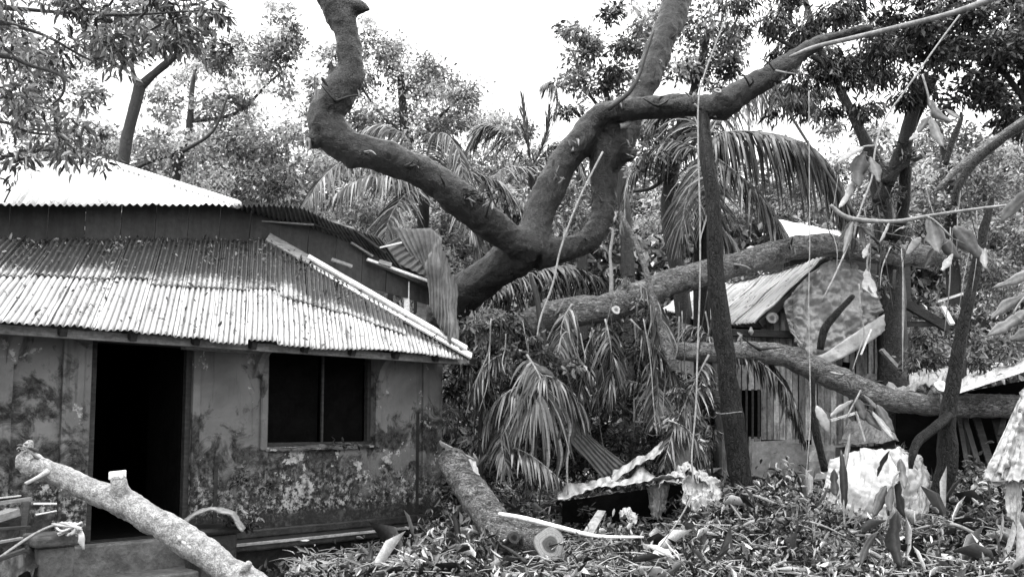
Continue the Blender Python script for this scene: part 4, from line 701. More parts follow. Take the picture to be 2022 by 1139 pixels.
def vine(label, *pts, d=9.5, w=4, mat='twig', sh=.8): return stem(label, [(x, y, d, w * .72 * (1 if i < len(pts) - 1 else .6)) for i, (x, y) in enumerate(pts)], mat, 'vine', 'vine', VG, .1, 6, sh)
vine('long pale vine dangling past the straight trunk to the ground', (1440, 20), (1412, 90), (1390, 150), (1379, 200), (1378, 300), (1382, 420), (1382, 560), (1377, 700), (1374, 800), (1366, 900), (1368, 960), (1350, 1010), (1300, 1085), d=9.6, w=5.5)
vine('thin taut vine falling beside the curtain-like frond', (1597, 180), (1598, 330), (1599, 480), (1597, 600), (1599, 720), (1600, 830), (1590, 960), d=9.8, w=3.5)
vine('forked vine slung from the curved limb to the mid log', (1190, 300), (1150, 380), (1125, 440), (1105, 500), (1092, 560), (1068, 625), (1060, 665), d=10.6, w=7)
vine('light looping vine from the pole-like branch to the leaf cluster', (1895, 30), (1850, 90), (1790, 175), (1745, 240), (1728, 300), (1722, 350), (1702, 405), (1680, 470), (1650, 540), (1625, 590), d=8.2, w=6)
vine('short cord hanging in the dark gap, bent at its top', (1100, 700), (1108, 668), (1116, 656), (1124, 656), d=11.3, w=4)
vine('straight pale cord at the far side of the dark gap', (1146, 658), (1152, 690), (1158, 710), d=11.3, w=4)
vine('fine vine curling down in front of the tarpaulin', (1696, 560), (1700, 620), (1706, 660), (1690, 710), (1684, 730), d=9.3, w=3)

# ================================================================ the hut
hb = P(1560, 985, 13.2); hut = empty('tin_hut', (hb[0], hb[1], .45), 'small hut of upright boards with a bright tin roof half covered by a tarpaulin', 'hut')
RA, RB = [(1632, 506, 13.0), (1540, 536, 14.2), (1440, 560, 15.4), (1350, 580, 16.6)], [(1493, 637, 12.7), (1440, 642, 13.6), (1380, 634, 14.6), (1310, 610, 16.2)]
for i in range(5):
    a, b = i / 5, (i + 1) / 5 + (.015 if i < 4 else 0); g = Geo(); A, B_ = poly(L3(*RB), np.linspace(a, b, 8)), poly(L3(*RA), np.linspace(a, b, 8)); nc = 8
    ruled(g, A, B_, nc * 8, 12, corr=nc, amp=.016, wr=.02, wf=2, sh=R.random(), lift=.007 * (i % 2), seed=i * 3.1); solid(mk('roof_sheet', g, M['zinc_white'], hut, True), .004)
g = Geo(); ruled(g, L3((1632, 508, 13.05), (1350, 582, 16.65)), [P(1760, 640, 13.6), P(1500, 690, 17.2)], 120, 4, corr=22, amp=.015, wr=.01); solid(mk('roof_sheet', g, M['sheet_dark'], hut, True), .004)
xs_ = list(np.arange(1428, 1748, 12.5)); x = 0
for k, xa in enumerate(xs_):
    xb = xa + R.uniform(9.6, 11.8); d = np.interp(xa, [1428, 1640, 1748], [12.95, 13.15, 13.5]); yt = np.interp(xa, [1428, 1500, 1560, 1632, 1748], [648, 648, 600, 540, 640]) + R.uniform(0, 4); yb = np.interp(xa, [1428, 1560, 1600, 1748], [985, 990, 975, 900]) + R.uniform(-6, 8)
    if 1462 < xa < 1500: segs = [(yt, 770), (862, yb)]
    elif 1485 < xa < 1600: segs = [(yt, 868), ] if xa < 1592 else [(yt, yb)]
    else: segs = [(yt, yb)]
    for (t_, b_) in segs:
        g = Geo(); q = R.uniform(-.012, .012); dd = d + q; a, b = P(xa, b_, dd), P(xb, b_, dd); c, e_ = P(xb + R.uniform(-1, 1), t_, dd), P(xa + R.uniform(-1, 1), t_, dd); th = np.array([0, .02, 0])
        g.add([a, b, c, e_, a + th, b + th, c + th, e_ + th], [[0, 1, 2, 3], [7, 6, 5, 4], [0, 4, 5, 1], [1, 5, 6, 2], [2, 6, 7, 3], [3, 7, 4, 0]], R.choice([.0, .3, .8, 1.2])); mk('plank', g, M['plank_grey'], hut)
def slab(name, quad, mat, parent=None, th=.03, sh=.5, nu=10, nv=10, wr=0., **kw):
    """a flat or slightly warped board through four places, given real thickness"""
    g = Geo(); ruled(g, [P(*quad[0]), P(*quad[1])], [P(*quad[3]), P(*quad[2])], nu, nv, wr=wr, wf=5, sh=sh); return solid(mk(name, g, M[mat], parent, False, **kw), th)
slab('patch_sheet', [(1484, 985, 12.85), (1604, 978, 12.85), (1592, 866, 12.85), (1484, 872, 12.85)], 'sheet_grey', hut, .01, .2, label='flat grey sheet patching the foot of the wall')
g = Geo(); 
for xx in (1462, 1474, 1486, 1498): g = Geo(); batten(g, P(xx, 866, 12.9), P(xx, 768, 12.9), .03, .03, .2); mk('window_bar', g, M['wood_dark'], hut)
slab('window_recess', [(1455, 868, 13.2), (1505, 868, 13.2), (1505, 765, 13.2), (1455, 765, 13.2)], 'shade_black', hut)
slab('hole_shade_patch', [(1662, 733, 13.1), (1676, 733, 13.1), (1678, 716, 13.1), (1664, 714, 13.1)], 'shade_black', hut, .02)  # black slab on the planks, painted as the shade in a hole
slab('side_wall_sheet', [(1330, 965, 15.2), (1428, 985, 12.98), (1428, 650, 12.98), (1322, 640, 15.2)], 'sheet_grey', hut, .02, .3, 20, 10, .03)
slab('back_wall', [(1330, 965, 16), (1760, 965, 15), (1760, 660, 15), (1330, 640, 16)], 'shade_black', hut)
g = Geo(); batten(g, P(1424, 656, 12.85), P(1610, 662, 12.95), .12, .10, .4); mk('eave_beam', g, M['wood_dark'], hut)
g = Geo(); batten(g, P(1500, 640, 12.8), P(1632, 516, 13.0), .05, .10, .4); mk('gable_rafter', g, M['wood_dark'], hut)
g = Geo(); batten(g, P(1640, 512, 13.0), P(1872, 648, 13.6), .07, .14, .4); mk('gable_rafter', g, M['wood_dark'], hut)
g = Geo(); batten(g, P(1790, 640, 13.5), P(1872, 640, 13.6), .07, .08, .4); mk('tie_beam', g, M['wood_dark'], hut)
g = Geo(); tube(g, [P(1527, 628, 12.95), P(1524, 628, 12.70)], [.085, .085], 14, 2, .05); mk('log_purlin', g, M['wood'], hut, True)
disc('purlin_end', P(1524, 628, 12.69), [0, -1, .05], .08, hut, .12, .3)
g = Geo(); c = P(1483, 655, 12.75); tube(g, [c + [0, 0, .07], c + [0, 0, .04], c, c - [0, 0, .05]], [.012, .022, .04, .012], 10, 4); mk('bare_bulb', g, M['cloth_white'], hut, True)
def cloth(label, A, B_, mat, wr=.06, nu=50, nv=40, wf=2.6, name='tarpaulin', cat='tarpaulin', seed=0, sh=.5, group=None, parent=None, sag=0., rag=1., bulge=0.):
    A_, B2 = spline(L3(*A), 14), spline(L3(*B_), 14)
    for arr, am in ((A_, .35), (B2, 1.)):
        for k in range(len(arr)):
            q = mnoise.noise(Vector((k * .35, seed * 2.1, 0))) + .8 * mnoise.noise(Vector((k * 1.1, seed, 4))); arr[k, 2] += rag * am * wr * 1.1 * q; arr[k, 0] += rag * am * wr * .6 * mnoise.noise(Vector((k * .9, seed, 7)))
    g = Geo(); ruled(g, A_, B2, int(nu * 1.6), int(nv * 1.4), fold=wr * .5, ff=5., wr=wr * .5, wf=wf, sh=sh, seed=seed, sag=sag); V_ = g.v[0]; nu_, nv_ = int(nu * 1.6) + 1, int(nv * 1.4) + 1; U_ = np.tile(np.linspace(0, 1, nu_), nv_); W_ = np.repeat(np.linspace(0, 1, nv_), nu_); V_[:, 1] -= bulge * np.sin(np.pi * U_) ** .7 * np.sin(np.pi * np.minimum(W_ * .9 + .1, 1)) ** .7; o = mk(name, g, M[mat], parent, True, label=label, cat=cat, group=group); return solid(o, .006)
cloth('creased grey tarpaulin draped over the hut gable', [(1546, 600, 12.75), (1590, 550, 12.75), (1640, 515, 12.75), (1690, 522, 12.8), (1738, 560, 12.9)], [(1560, 655, 12.65), (1590, 700, 12.6), (1630, 712, 12.6), (1690, 680, 12.65), (1746, 642, 12.8)], 'tarp', .17, 60, 44, 3.0, rag=.3)
g = Geo(); ruled(g, spline(L3((1560, 652, 12.6), (1595, 690, 12.55), (1622, 700, 12.5), (1690, 655, 12.55), (1746, 620, 12.7)), 6), spline(L3((1578, 676, 12.58), (1600, 704, 12.5), (1624, 722, 12.48), (1690, 692, 12.55), (1748, 652, 12.72)), 6), 40, 6, wr=.03, wf=4, sh=1, seed=8)
solid(mk('pale_strip', g, M['tarp'], None, True, label='pale folded edge strip below the grey tarpaulin', cat='cloth strip'), .006)
slab('metal_sheet', [(1536, 480, 17), (1700, 505, 17), (1700, 466, 18), (1530, 432, 18)], 'zinc_white', None, .01, .5, 20, 10, .03, label='bright sheet-metal roof showing far behind the mid log', cat='metal sheet')
sb = P(1700, 480, 18); g = Geo(); box(g, [sb[0] - 1.6, sb[1], .3], [2.6, 0, 0], [0, 1.5, 0], [0, 0, sb[2] - .5]); mk('far_shed', g, M['wood_dark'], None, label='dark shed body under the bright far roof', cat='shed')
for a, b, wd, mt, lb in [((1785, 600, 13.6), (1790, 700, 13.6), 8, 'wood', 'grey post under the dark rafter beyond the thick trunk'), ((1862, 606, 13.4), (1880, 640, 13.2), 10, 'wood_pale', 'short pale board under the tip of the dark rafter'), ((1850, 596, 13.8), (1900, 580, 13.8), 9, 'wood_pale', 'pale lath lying across the far wreckage')]:
    g = Geo(); batten(g, P(*a), P(*b), m(wd, a[2]), m(wd, a[2]) * .5, .8); mk('timber_board', g, M[mt], None, label=lb, cat='board', group='boards scattered in the wreckage')

# ================================================================ wreckage round the hut
cloth('white tarpaulin heaped over something beside the black trunk', [(1640, 900, 10.7), (1690, 884, 10.7), (1740, 884, 10.8), (1775, 886, 10.9), (1810, 905, 10.9)], [(1624, 985, 10.4), (1650, 1010, 10.3), (1700, 1030, 10.2), (1760, 1040, 10.2), (1830, 1010, 10.5)], 'cloth_white', .10, 60, 44, 2.2, seed=3, sh=.75, rag=.5, bulge=.38)
cloth('grey woven sack slumped against the white tarpaulin', [(1785, 895, 10.75), (1800, 890, 10.8), (1815, 910, 10.8), (1835, 930, 10.9)], [(1780, 1035, 10.2), (1800, 1040, 10.2), (1820, 1030, 10.2), (1838, 1000, 10.4)], 'tarp', .07, 30, 30, 3, seed=6, name='sack', cat='sack', rag=.6, bulge=.15)
cloth('crumpled pale tarpaulin hanging at the picture side of the shelter', [(2024, 765, 9.2), (2032, 768, 9.2), (2060, 770, 9.3), (2100, 780, 9.4)], [(1940, 942, 9.0), (1970, 946, 8.9), (2010, 952, 8.9), (2100, 960, 9.1)], 'tarp', .09, 44, 44, 3, seed=9, sh=.9)
cloth('thin limp cloth strip dangling from the crumpled tarpaulin', [(1985, 945, 9.0), (2005, 948, 9.0), (2020, 950, 9.0)], [(1988, 1020, 8.9), (2000, 1030, 8.9), (2012, 1046, 8.9)], 'tarp', .04, 16, 20, 5, seed=10, name='cloth_strip', cat='cloth strip')
sh_ = empty('collapsed_shelter', (P(1960, 950, 11.8)[0], 11.8, .45), 'collapsed dark shelter with leaning boards under a long metal sheet', 'shelter')
slab('roof_sheet', [(1876, 776, 11.3), (2060, 712, 10.6), (2090, 690, 13), (1876, 742, 13)], 'sheet_torn', sh_, .012, .5, 30, 10, .05)
slab('back_panel', [(1770, 930, 12.6), (2080, 960, 12.3), (2080, 740, 12.3), (1770, 800, 12.6)], 'shade_black', sh_, .03)
for k, (x0, y0, x1, y1, wd) in enumerate([(1985, 900, 1960, 800, 16), (1960, 930, 1925, 815, 14), (1940, 945, 1900, 810, 10), (1915, 950, 1893, 820, 8), (2010, 890, 2000, 800, 12), (1975, 860, 1990, 790, 9)]):
    g = Geo(); batten(g, P(x0, y0, 11.4), P(x1, y1, 11.9), m(wd, 11.5), .03, .3 + .1 * (k % 4)); mk('leaning_board', g, M['wood_dark' if k % 2 else 'panel_dark'], sh_)
slab('eave_strip', [(1884, 780, 11.2), (2060, 722, 10.5), (2060, 712, 10.5), (1884, 770, 11.2)], 'wood_pale', sh_, .02, .9)
slab('metal_sheet', [(1655, 880, 11.9), (1775, 872, 11.9), (1752, 822, 12.6), (1676, 832, 12.6)], 'sheet_mid', None, .01, .6, 30, 12, .05, label='grey crumpled metal sheet wedged under the knobbly log', cat='metal sheet')
slab('metal_sheet', [(1745, 772, 12.4), (1880, 760, 12.2), (1885, 728, 13.6), (1740, 744, 13.6)], 'sheet_torn', None, .01, .6, 24, 10, .08, label='flat bright metal sheet lying beyond the knobbly log', cat='metal sheet')
slab('metal_sheet', [(1700, 752, 12.8), (1785, 752, 12.8), (1785, 738, 13.4), (1705, 738, 13.4)], 'sheet_dark', None, .01, .6, 14, 6, .05, label='narrow dark sheet stacked before the flat bright one', cat='metal sheet')
slab('board', [(1650, 905, 12.0), (1775, 895, 12.0), (1775, 880, 12.1), (1650, 884, 12.1)], 'wood_dark', None, .03, .5, label='dark board under the grey crumpled metal sheet', cat='board')
slab('wall_panel', [(1596, 990, 12.4), (1700, 985, 12.2), (1690, 880, 12.3), (1598, 878, 12.4)], 'sheet_grey', None, .02, .5, 12, 10, .03, label='fallen grey wall panel between hut and white tarpaulin', cat='panel')
slab('wall_panel', [(1386, 985, 12.5), (1345, 975, 12.6), (1318, 860, 13.2), (1400, 800, 13.1)], 'sheet_dark', None, .02, .9, 12, 10, .04, label='leaning grey panel at the hut side behind the post', cat='panel')
for x0, y0, x1, y1, d, wd, mt, lb in [(1640, 830, 1700, 812, 12.2, 9, 'wood_pale', 'pale broken lath leaning up to the knobbly log'), (1690, 812, 1710, 880, 12, 6, 'wood_pale', 'pale upright splinter beside the grey crumpled sheet'), (1800, 905, 1836, 960, 10.6, 14, 'cloth_white', 'white painted batten leaning behind the black trunk'), (1740, 690, 1790, 745, 12.4, 13, 'wood', 'grey snapped board angled over the flat bright sheet'), (1700, 700, 1720, 650, 12.3, 5, 'wood_pale', 'thin pale stick propped before the hut wall'), (1612, 985, 1590, 960, 12.1, 12, 'wood_pale', 'pale stump of board at the foot of the hut')]:
    g = Geo(); batten(g, P(x0, y0, d), P(x1, y1, d), m(wd, d), m(wd, d) * .5, .8); mk('timber_board', g, M[mt], None, label=lb, cat='board', group='boards scattered in the wreckage')

# torn tin sheets and debris in the middle
sheetobj('crumpled pale tin sheet lying toward the sawn log', [(1104, 992, 10.6), (1160, 972, 10.6), (1190, 962, 10.7), (1215, 958, 10.7)], [(1098, 968, 11.1), (1140, 955, 11.2), (1170, 946, 11.2), (1200, 940, 11.2)], 4, .006, 'sheet_torn', wr=.045, wf=3, seed=11)
sheetobj('long pale tin sheet tilted up over the dark debris', [(1205, 948, 10.9), (1245, 928, 10.9), (1290, 905, 10.9), (1302, 898, 10.9)], [(1212, 932, 11.3), (1250, 908, 11.3), (1290, 886, 11.3), (1318, 866, 11.3)], 4, .006, 'sheet_torn', wr=.04, wf=3, seed=12)
sheetobj('buckled tin sheet with a raised lip in the middle of the debris', [(1186, 962, 10.5), (1230, 960, 10.5), (1270, 952, 10.5), (1320, 946, 10.5), (1360, 942, 10.5)], [(1196, 950, 11.0), (1235, 944, 11.0), (1270, 928, 11.0), (1300, 944, 11.0), (1352, 938, 11.0)], 5, .006, 'sheet_torn', wr=.055, wf=3, seed=13)
sheetobj('dark ribbed sheet leaning behind the pale tin sheets', [(1190, 944, 11.8), (1215, 930, 11.8), (1235, 915, 11.8)], [(1110, 850, 12.1), (1130, 840, 12.1), (1150, 850, 12.1)], 6, .014, 'sheet_dark', wr=.04, seed=14)
cloth('pale twisted cloth caught on the debris by the long vine', [(1300, 950, 10.7), (1340, 925, 10.8), (1362, 918, 10.8), (1400, 935, 10.7)], [(1302, 962, 10.5), (1340, 950, 10.5), (1365, 938, 10.5), (1402, 950, 10.5)], 'tarp', .08, 30, 10, 5, seed=15, sh=.9, name='cloth_strip', cat='cloth strip')
cloth('tattered pale cloth hanging below the twisted one', [(1345, 940, 10.6), (1370, 932, 10.6), (1400, 940, 10.6), (1425, 950, 10.6)], [(1350, 990, 10.4), (1375, 1010, 10.4), (1398, 1000, 10.4), (1420, 1010, 10.4)], 'tarp', .08, 26, 22, 5, seed=16, sh=.7, name='cloth_strip', cat='cloth strip')
g = Geo(); 
slab('hollow_shade_sheet', [(1110, 1030, 11.4), (1350, 1030, 11.4), (1350, 955, 11.5), (1110, 990, 11.5)], 'shade_black', None, .05, .5, kind='stuff')  # black sheet stands in for the shade under the tin
slab('board', [(1150, 1052, 10.2), (1172, 1054, 10.2), (1196, 1010, 10.5), (1180, 1008, 10.5)], 'wood', None, .03, 1, 6, 6, .0, label='short flat plank leaning in the dark under the tin', cat='board')
cloth('limp grey sack hanging under the buckled tin sheet', [(1276, 962, 10.95), (1296, 955, 10.9), (1322, 955, 10.95)], [(1286, 1012, 10.9), (1300, 1022, 10.85), (1314, 1006, 10.9)], 'tarp', .06, 20, 20, 5, seed=22, name='sack', cat='sack', rag=1.6, bulge=.08)
cloth('small crumple of white cloth on the debris', [(1222, 1010, 10.3), (1240, 1000, 10.3), (1262, 1018, 10.3)], [(1226, 1018, 10.1), (1242, 1022, 10.1), (1256, 1034, 10.1)], 'cloth_white', .05, 14, 10, 8, seed=17, name='cloth_scrap', cat='cloth scrap')
cloth('white scrap lying beside the house corner log', [(898, 912, 10.7), (915, 905, 10.8), (940, 910, 10.8)], [(905, 922, 10.6), (925, 930, 10.6), (948, 940, 10.6)], 'cloth_white', .03, 14, 10, 6, seed=18, name='cloth_scrap', cat='cloth scrap')
cloth('white plastic scrap among the leaves at the ditch edge', [(895, 1132, 9.5), (920, 1122, 9.6), (960, 1112, 9.6)], [(890, 1150, 9.4), (930, 1150, 9.4), (970, 1140, 9.4)], 'cloth_white', .04, 14, 10, 6, seed=19, name='cloth_scrap', cat='cloth scrap')
g = Geo(); ptube(g, [(985, 1014, 9.9, 8), (1040, 1024, 9.8, 10), (1110, 1042, 9.7, 9), (1180, 1058, 9.7, 7), (1270, 1060, 9.9, 5)], 8, 6, .1, .9); mk('pole', g, M['wood_pale'], None, True, label='long bright split pole lying over the sawn log', cat='pole')
slab('board', [(872, 880, 11.1), (868, 870, 11.1), (935, 905, 10.9), (938, 914, 10.9)], 'wood', None, .03, 1, 6, 3, label='grey board poking out behind the house corner', cat='board')
gs = [((1280, 1010), (1320, 1060), 6, 'wood_pale', 'pale straight lath leaning on the litter under the limp sack'), ((1790, 1025), (1915, 1050), 11, 'wood_pale', 'pale peeled pole lying beyond the white tarpaulin'), ((1700, 1105), (1960, 1112), 8, 'twig', 'long pale stick lying level across the near litter'), ((1590, 1040), (1665, 1095), 6, 'twig', 'pale stick slanting down through the litter'), ((1610, 1075), (1700, 1125), 5, 'twig', 'thinner stick parallel below the slanting pale one'),
      ((1340, 1055), (1395, 1022), 6, 'twig', 'pale forked twig rising beside the long vine'), ((1930, 1040), (2022, 1056), 7, 'twig', 'pale twig lying below the thin limp cloth'), ((1470, 1085), (1560, 1078), 5, 'twig', 'short level twig in front of the hut'), ((1180, 1070), (1210, 1100), 5, 'twig', 'pale twig just beyond the split pole'), ((1640, 1000), (1680, 1060), 9, 'twig_dark', 'dark stick stuck in the litter before the white tarpaulin'), ((1360, 1000), (1440, 1030), 6, 'twig', 'crooked twig before the straight trunk'), ((1060, 1110), (1130, 1100), 6, 'twig', 'grey twig on the litter by the round sawn face'), ((1500, 1030), (1545, 1000), 5, 'twig', 'pale twig leaning toward the hut patch'), ((1750, 1075), (1800, 1040), 5, 'twig', 'thin twig rising before the level stick')]
for a, b, wd, mt, lb in gs:
    def gp(px, py, up=.07):
        r = ray(px, py)
        for q in np.linspace(7, 16, 400):
            p = np.array([0, 0, EYE]) + r * q
            if p[2] <= gz(p[0], p[1]) + up: return p
        return p
    A, B_ = gp(*a), gp(*b); mid = (A + B_) / 2 + [0, 0, .03]; g = Geo(); q = m(wd, A[1]) / 2; tube(g, [A, mid, B_], [q, q * .9, q * .5], 7, 5, .15, .8, 8); mk('stick', g, M[mt], None, True, label=lb, cat='stick', group='sticks lying on the litter')
sw = L3((1252, 832, 11.9), (1276, 832, 11.9), (1276, 786, 11.9), (1252, 786, 11.9)); cg = empty('small_cage', sw[0], 'small wooden frame with bars hanging in the dark between fronds', 'frame')
for i in range(4): g = Geo(); batten(g, sw[i], sw[(i + 1) % 4] , .02, .02, .7, up=(0, 1, 0)); mk('frame_rail', g, M['wood'], cg)
for k in (1, 2, 3): g = Geo(); t = k / 4; batten(g, sw[0] * (1 - t) + sw[1] * t, sw[3] * (1 - t) + sw[2] * t, .01, .01, .7, up=(0, 1, 0)); mk('bar', g, M['wood_dark'], cg)
# stones by the ditch
for x, y, r, lb in [(602, 1128, 22, 'rounded grey stone at the foot of the plinth'), (632, 1118, 16, 'paler stone resting on the rounded grey one'), (775, 1122, 24, 'broad flat-topped stone among the ditch weeds'), (810, 1128, 18, 'small stone beside the flat-topped one'), (505, 1052, 0, '')]:
    if not r: continue
    c = P(x, y, 9.1 if x < 700 else 9.3); rr = m(r, 9.2); g = Geo(); K, N_ = 14, 8; V, F = [], []
    for i in range(N_ + 1):
        for k in range(K):
            ph, th = math.pi * i / N_, 2 * math.pi * k / K; d = Vector((math.sin(ph) * math.cos(th) * 1.25, math.sin(ph) * math.sin(th), math.cos(ph) * .75)); V.append(np.array(d * (rr * (1 + .35 * mnoise.noise(d * 1.6 + Vector((x, 0, 0)))))) + c)
    F = [[i * K + k, (i + 1) * K + k, (i + 1) * K + (k + 1) % K, i * K + (k + 1) % K] for i in range(N_) for k in range(K)]; g.add(V, F, .9); mk('stone', g, M['wood'], None, True, label=lb, cat='stone', group='stones at the ditch')

# ================================================================ large wilted leaves hanging close by
def bigleaves(label, twig, leaves_, tw=4, name='leafy_twig', mat='leaf_big'):
    e = empty(name, P(*twig[-1]), label, 'leafy twig', 'wilted leafy twigs hanging close by'); g = Geo(); tube(g, L3(*twig), [m(tw, twig[0][2]) / 2] * len(twig), 6, 4, .1, .6); mk('twig', g, M['twig'], e, True)
    for (x0, y0, x1, y1, wd, d, sh) in leaves_:
        A, B_ = P(x0, y0, d), P(x1, y1, d + R.uniform(-.25, .25)); ax = B_ - A; L = np.linalg.norm(ax); ax /= L; s_ = unit(np.cross(ax, [R.uniform(-.5, .5), 1, R.uniform(-.3, .3)])); n = np.cross(s_, ax); W = m(wd, d) / 2; K = 9; V, shd = [], []; cu = R.uniform(-.12, .25)
        for k in range(K):
            t = k / (K - 1); wv = W * (math.sin(math.pi * min(1, t ** .85 * .97 + .02)) ** .7) * (1 + .12 * math.sin(11 * t + y0)) * (.72 if (k + int(x0)) % 4 == 2 else 1) + .0008; c = A + ax * L * t + n * cu * L * math.sin(math.pi * t) * .5 + s_ * W * .25 * math.sin(3 * t + x0)
            fo = .10 + .14 * math.sin(5 * t + y0) + (.25 if k % 3 == 1 else 0); V += [c - s_ * wv + n * wv * fo, c - s_ * wv * .5 + n * wv * fo * .42, c, c + s_ * wv * .5 + n * wv * fo * .42, c + s_ * wv + n * wv * fo * (1 + .2 * math.sin(9 * t))]
            shd += [sh + .08, sh, sh + .25, sh, sh + .06]
        g = Geo(); g.add(V, [[i * 5 + j, i * 5 + j + 1, (i + 1) * 5 + j + 1, (i + 1) * 5 + j] for i in range(K - 1) for j in range(4)], np.clip(shd, 0, 1)); solid(mk('leaf', g, M[mat], e, True), .0015)
        tw_ = min(L3(*twig), key=lambda q_: np.linalg.norm(q_ - A)); g = Geo(); tube(g, [tw_, (tw_ + A) / 2 + [0, 0, -.015], A + ax * .01], [.0022, .002, .0016], 5, 4, .1, .5); mk('leaf_stalk', g, M['twig'], e, True)
bigleaves('twig with a pair of pale leaves hanging before the dark tree', [(1822, 150, 7), (1832, 185, 7), (1838, 215, 7)], [(1832, 192, 1882, 242, 26, 7, .6), (1836, 232, 1866, 290, 30, 7, .7), (1838, 230, 1812, 262, 16, 7, .5), (1812, 266, 1796, 278, 12, 7, .95), (1870, 215, 1896, 235, 12, 7, .5)])
bigleaves('twig of shrivelled pale leaves around the loop of the vine', [(1726, 288, 7.6), (1700, 292, 7.6), (1655, 318, 7.6)], [(1706, 290, 1652, 322, 16, 7.6, .9), (1705, 300, 1700, 372, 40, 7.6, .45), (1690, 350, 1656, 410, 14, 7.6, .95), (1716, 310, 1738, 360, 22, 7.6, .4), (1712, 300, 1690, 340, 24, 7.6, .6)])
bigleaves('cluster of drooping leaves where vine and level twig meet', [(1694, 425, 7.2), (1690, 445, 7.2), (1685, 470, 7.2)], [(1688, 430, 1664, 500, 13, 7.2, .5), (1694, 440, 1682, 502, 12, 7.2, .35), (1698, 436, 1712, 500, 14, 7.2, .6), (1700, 440, 1728, 470, 12, 7.2, .45), (1682, 440, 1655, 478, 10, 7.2, .7), (1716, 480, 1706, 510, 11, 7.2, .9), (1788, 448, 1764, 460, 14, 7.2, .95), (1820, 470, 1788, 502, 18, 7.2, 1), (1758, 440, 1736, 478, 8, 7.2, .9)])
bigleaves('large crumpled leaf spray hanging from the end of the level twig', [(1832, 428, 7.0), (1850, 440, 7.0), (1880, 470, 7.0)], [(1835, 430, 1856, 500, 34, 7, .5), (1850, 440, 1900, 510, 36, 7, .35), (1880, 450, 1942, 508, 34, 7, .55), (1900, 470, 1950, 500, 26, 7, .7), (1842, 490, 1826, 530, 20, 7, .7), (1880, 500, 1862, 535, 14, 7, .9), (1944, 490, 1948, 530, 16, 7, .8)])
bigleaves('single bright leaf dangling before the tarpaulin', [(1716, 500, 7.2), (1712, 520, 7.2), (1714, 536, 7.2)], [(1712, 530, 1734, 588, 26, 7.2, .95), (1716, 555, 1726, 580, 8, 7.2, .4)])
bigleaves('pale broad leaves crossing in from the side by the bushes', [(2060, 560, 6.2), (2020, 590, 6.2), (2000, 620, 6.2)], [(2040, 580, 1956, 628, 22, 6.2, .7), (2030, 610, 1950, 664, 26, 6.2, .75), (2060, 650, 1994, 668, 24, 6.2, .5), (2050, 370, 1980, 442, 34, 6.2, .85), (2060, 530, 1960, 566, 20, 6.2, .8)])
bigleaves('wilted leaves hanging before the fallen grey sheet', [(1700, 770, 7.4), (1690, 790, 7.4), (1668, 830, 7.4)], [(1690, 785, 1706, 830, 20, 7.4, .2), (1684, 790, 1640, 822, 12, 7.4, .9), (1690, 800, 1740, 850, 18, 7.4, .35), (1730, 800, 1768, 852, 20, 7.4, .5), (1722, 812, 1766, 868, 14, 7.4, .8), (1614, 800, 1634, 856, 20, 7.4, .95), (1705, 780, 1742, 812, 12, 7.4, .6)])
bigleaves('long dull leaves dangling over the white tarpaulin', [(1776, 930, 6.0), (1764, 950, 6.0), (1768, 1000, 6.0)], [(1774, 950, 1790, 1020, 26, 6, .12), (1768, 1010, 1784, 1118, 42, 6, .35), (1757, 890, 1732, 940, 12, 6, .12), (1752, 960, 1722, 1018, 22, 6, .3), (1764, 960, 1756, 1008, 16, 6, .2), (1730, 1050, 1702, 1118, 18, 6, .5), (1778, 905, 1786, 965, 18, 6, .6)])
bigleaves('two narrow leaves standing up from the white tarpaulin', [(1668, 1040, 6.6), (1666, 1000, 6.6), (1668, 960, 6.6)], [(1668, 1005, 1660, 888, 16, 6.6, .12), (1650, 980, 1648, 925, 20, 6.6, .45), (1668, 930, 1678, 855, 10, 6.6, .7)])
# thin hanging twigs and dangling leaves over the roof
tree('sparse twig cluster drooping in at the roof side', B(7.6, (-90, 520, 20), (-70, 420, 12), (-40, 350, 9)), [B(7.6, (-60, 360, 7), (0, 352, 4), (20, 370, 3), (8, 400, 3))], [(8, 372, 16, 7.6), (26, 358, 10, 7.6)], 24, name='shrub', cat='shrub', group=None, mat='leaf_dark', wid=.26, kind='hex', cov=.9, base=None)

# ================================================================ weeds, litter, twigs
def scatter(n, x0, x1, y0, y1):
    p = np.c_[rng.uniform(x0, x1, n), rng.uniform(y0, y1, n)]; side = (p[:, 0] - CORN[0]) * NW[0] + (p[:, 1] - CORN[1]) * NW[1]; al = (p[:, 0] - CORN[0]) * AW[0] + (p[:, 1] - CORN[1]) * AW[1]
    return p[(side > .15) | (al < -.15)]
p = np.r_[scatter(120000, -2.2, 8.0, 8.6, 13.5), scatter(9000, -2, 10, 13.5, 18)]; n = len(p); lump = np.array([mnoise.noise(Vector((a * 1.3, b * 1.3, 3))) for a, b in p]); fc = P(1083, 1076, 9.7); kp = ~((np.abs(p[:, 0] - fc[0] + .05) < .42) & (p[:, 1] < 9.75) & (p[:, 1] > 8.9) & (rng.random(len(p)) < .93)); hole = np.array([mnoise.noise(Vector((a * 2.4, b * 2.4, 9))) for a, b in p]); kp &= ~((p[:, 0] > .5) & (p[:, 0] < 1.95) & (p[:, 1] > 10.15) & (p[:, 1] < 11.6) & (rng.random(len(p)) < .88)); kp &= (hole < .12) | (rng.random(len(p)) < .22); p = p[kp]; n = len(p); lump = lump[kp]
h = gz(p[:, 0], p[:, 1]) + rng.gamma(1.6, .05, n) * (1 + 1.2 * lump) + .02 + .12 * np.maximum(lump, 0)
C = np.c_[p, h]; V, k, F = leaf_cloud(C, np.where(rng.random(n) < .06, .17, .085), .25, .1, None, 'hex', .35); sh = np.clip(rng.beta(.7, 1.1, n) + .15 * lump, 0, 1)
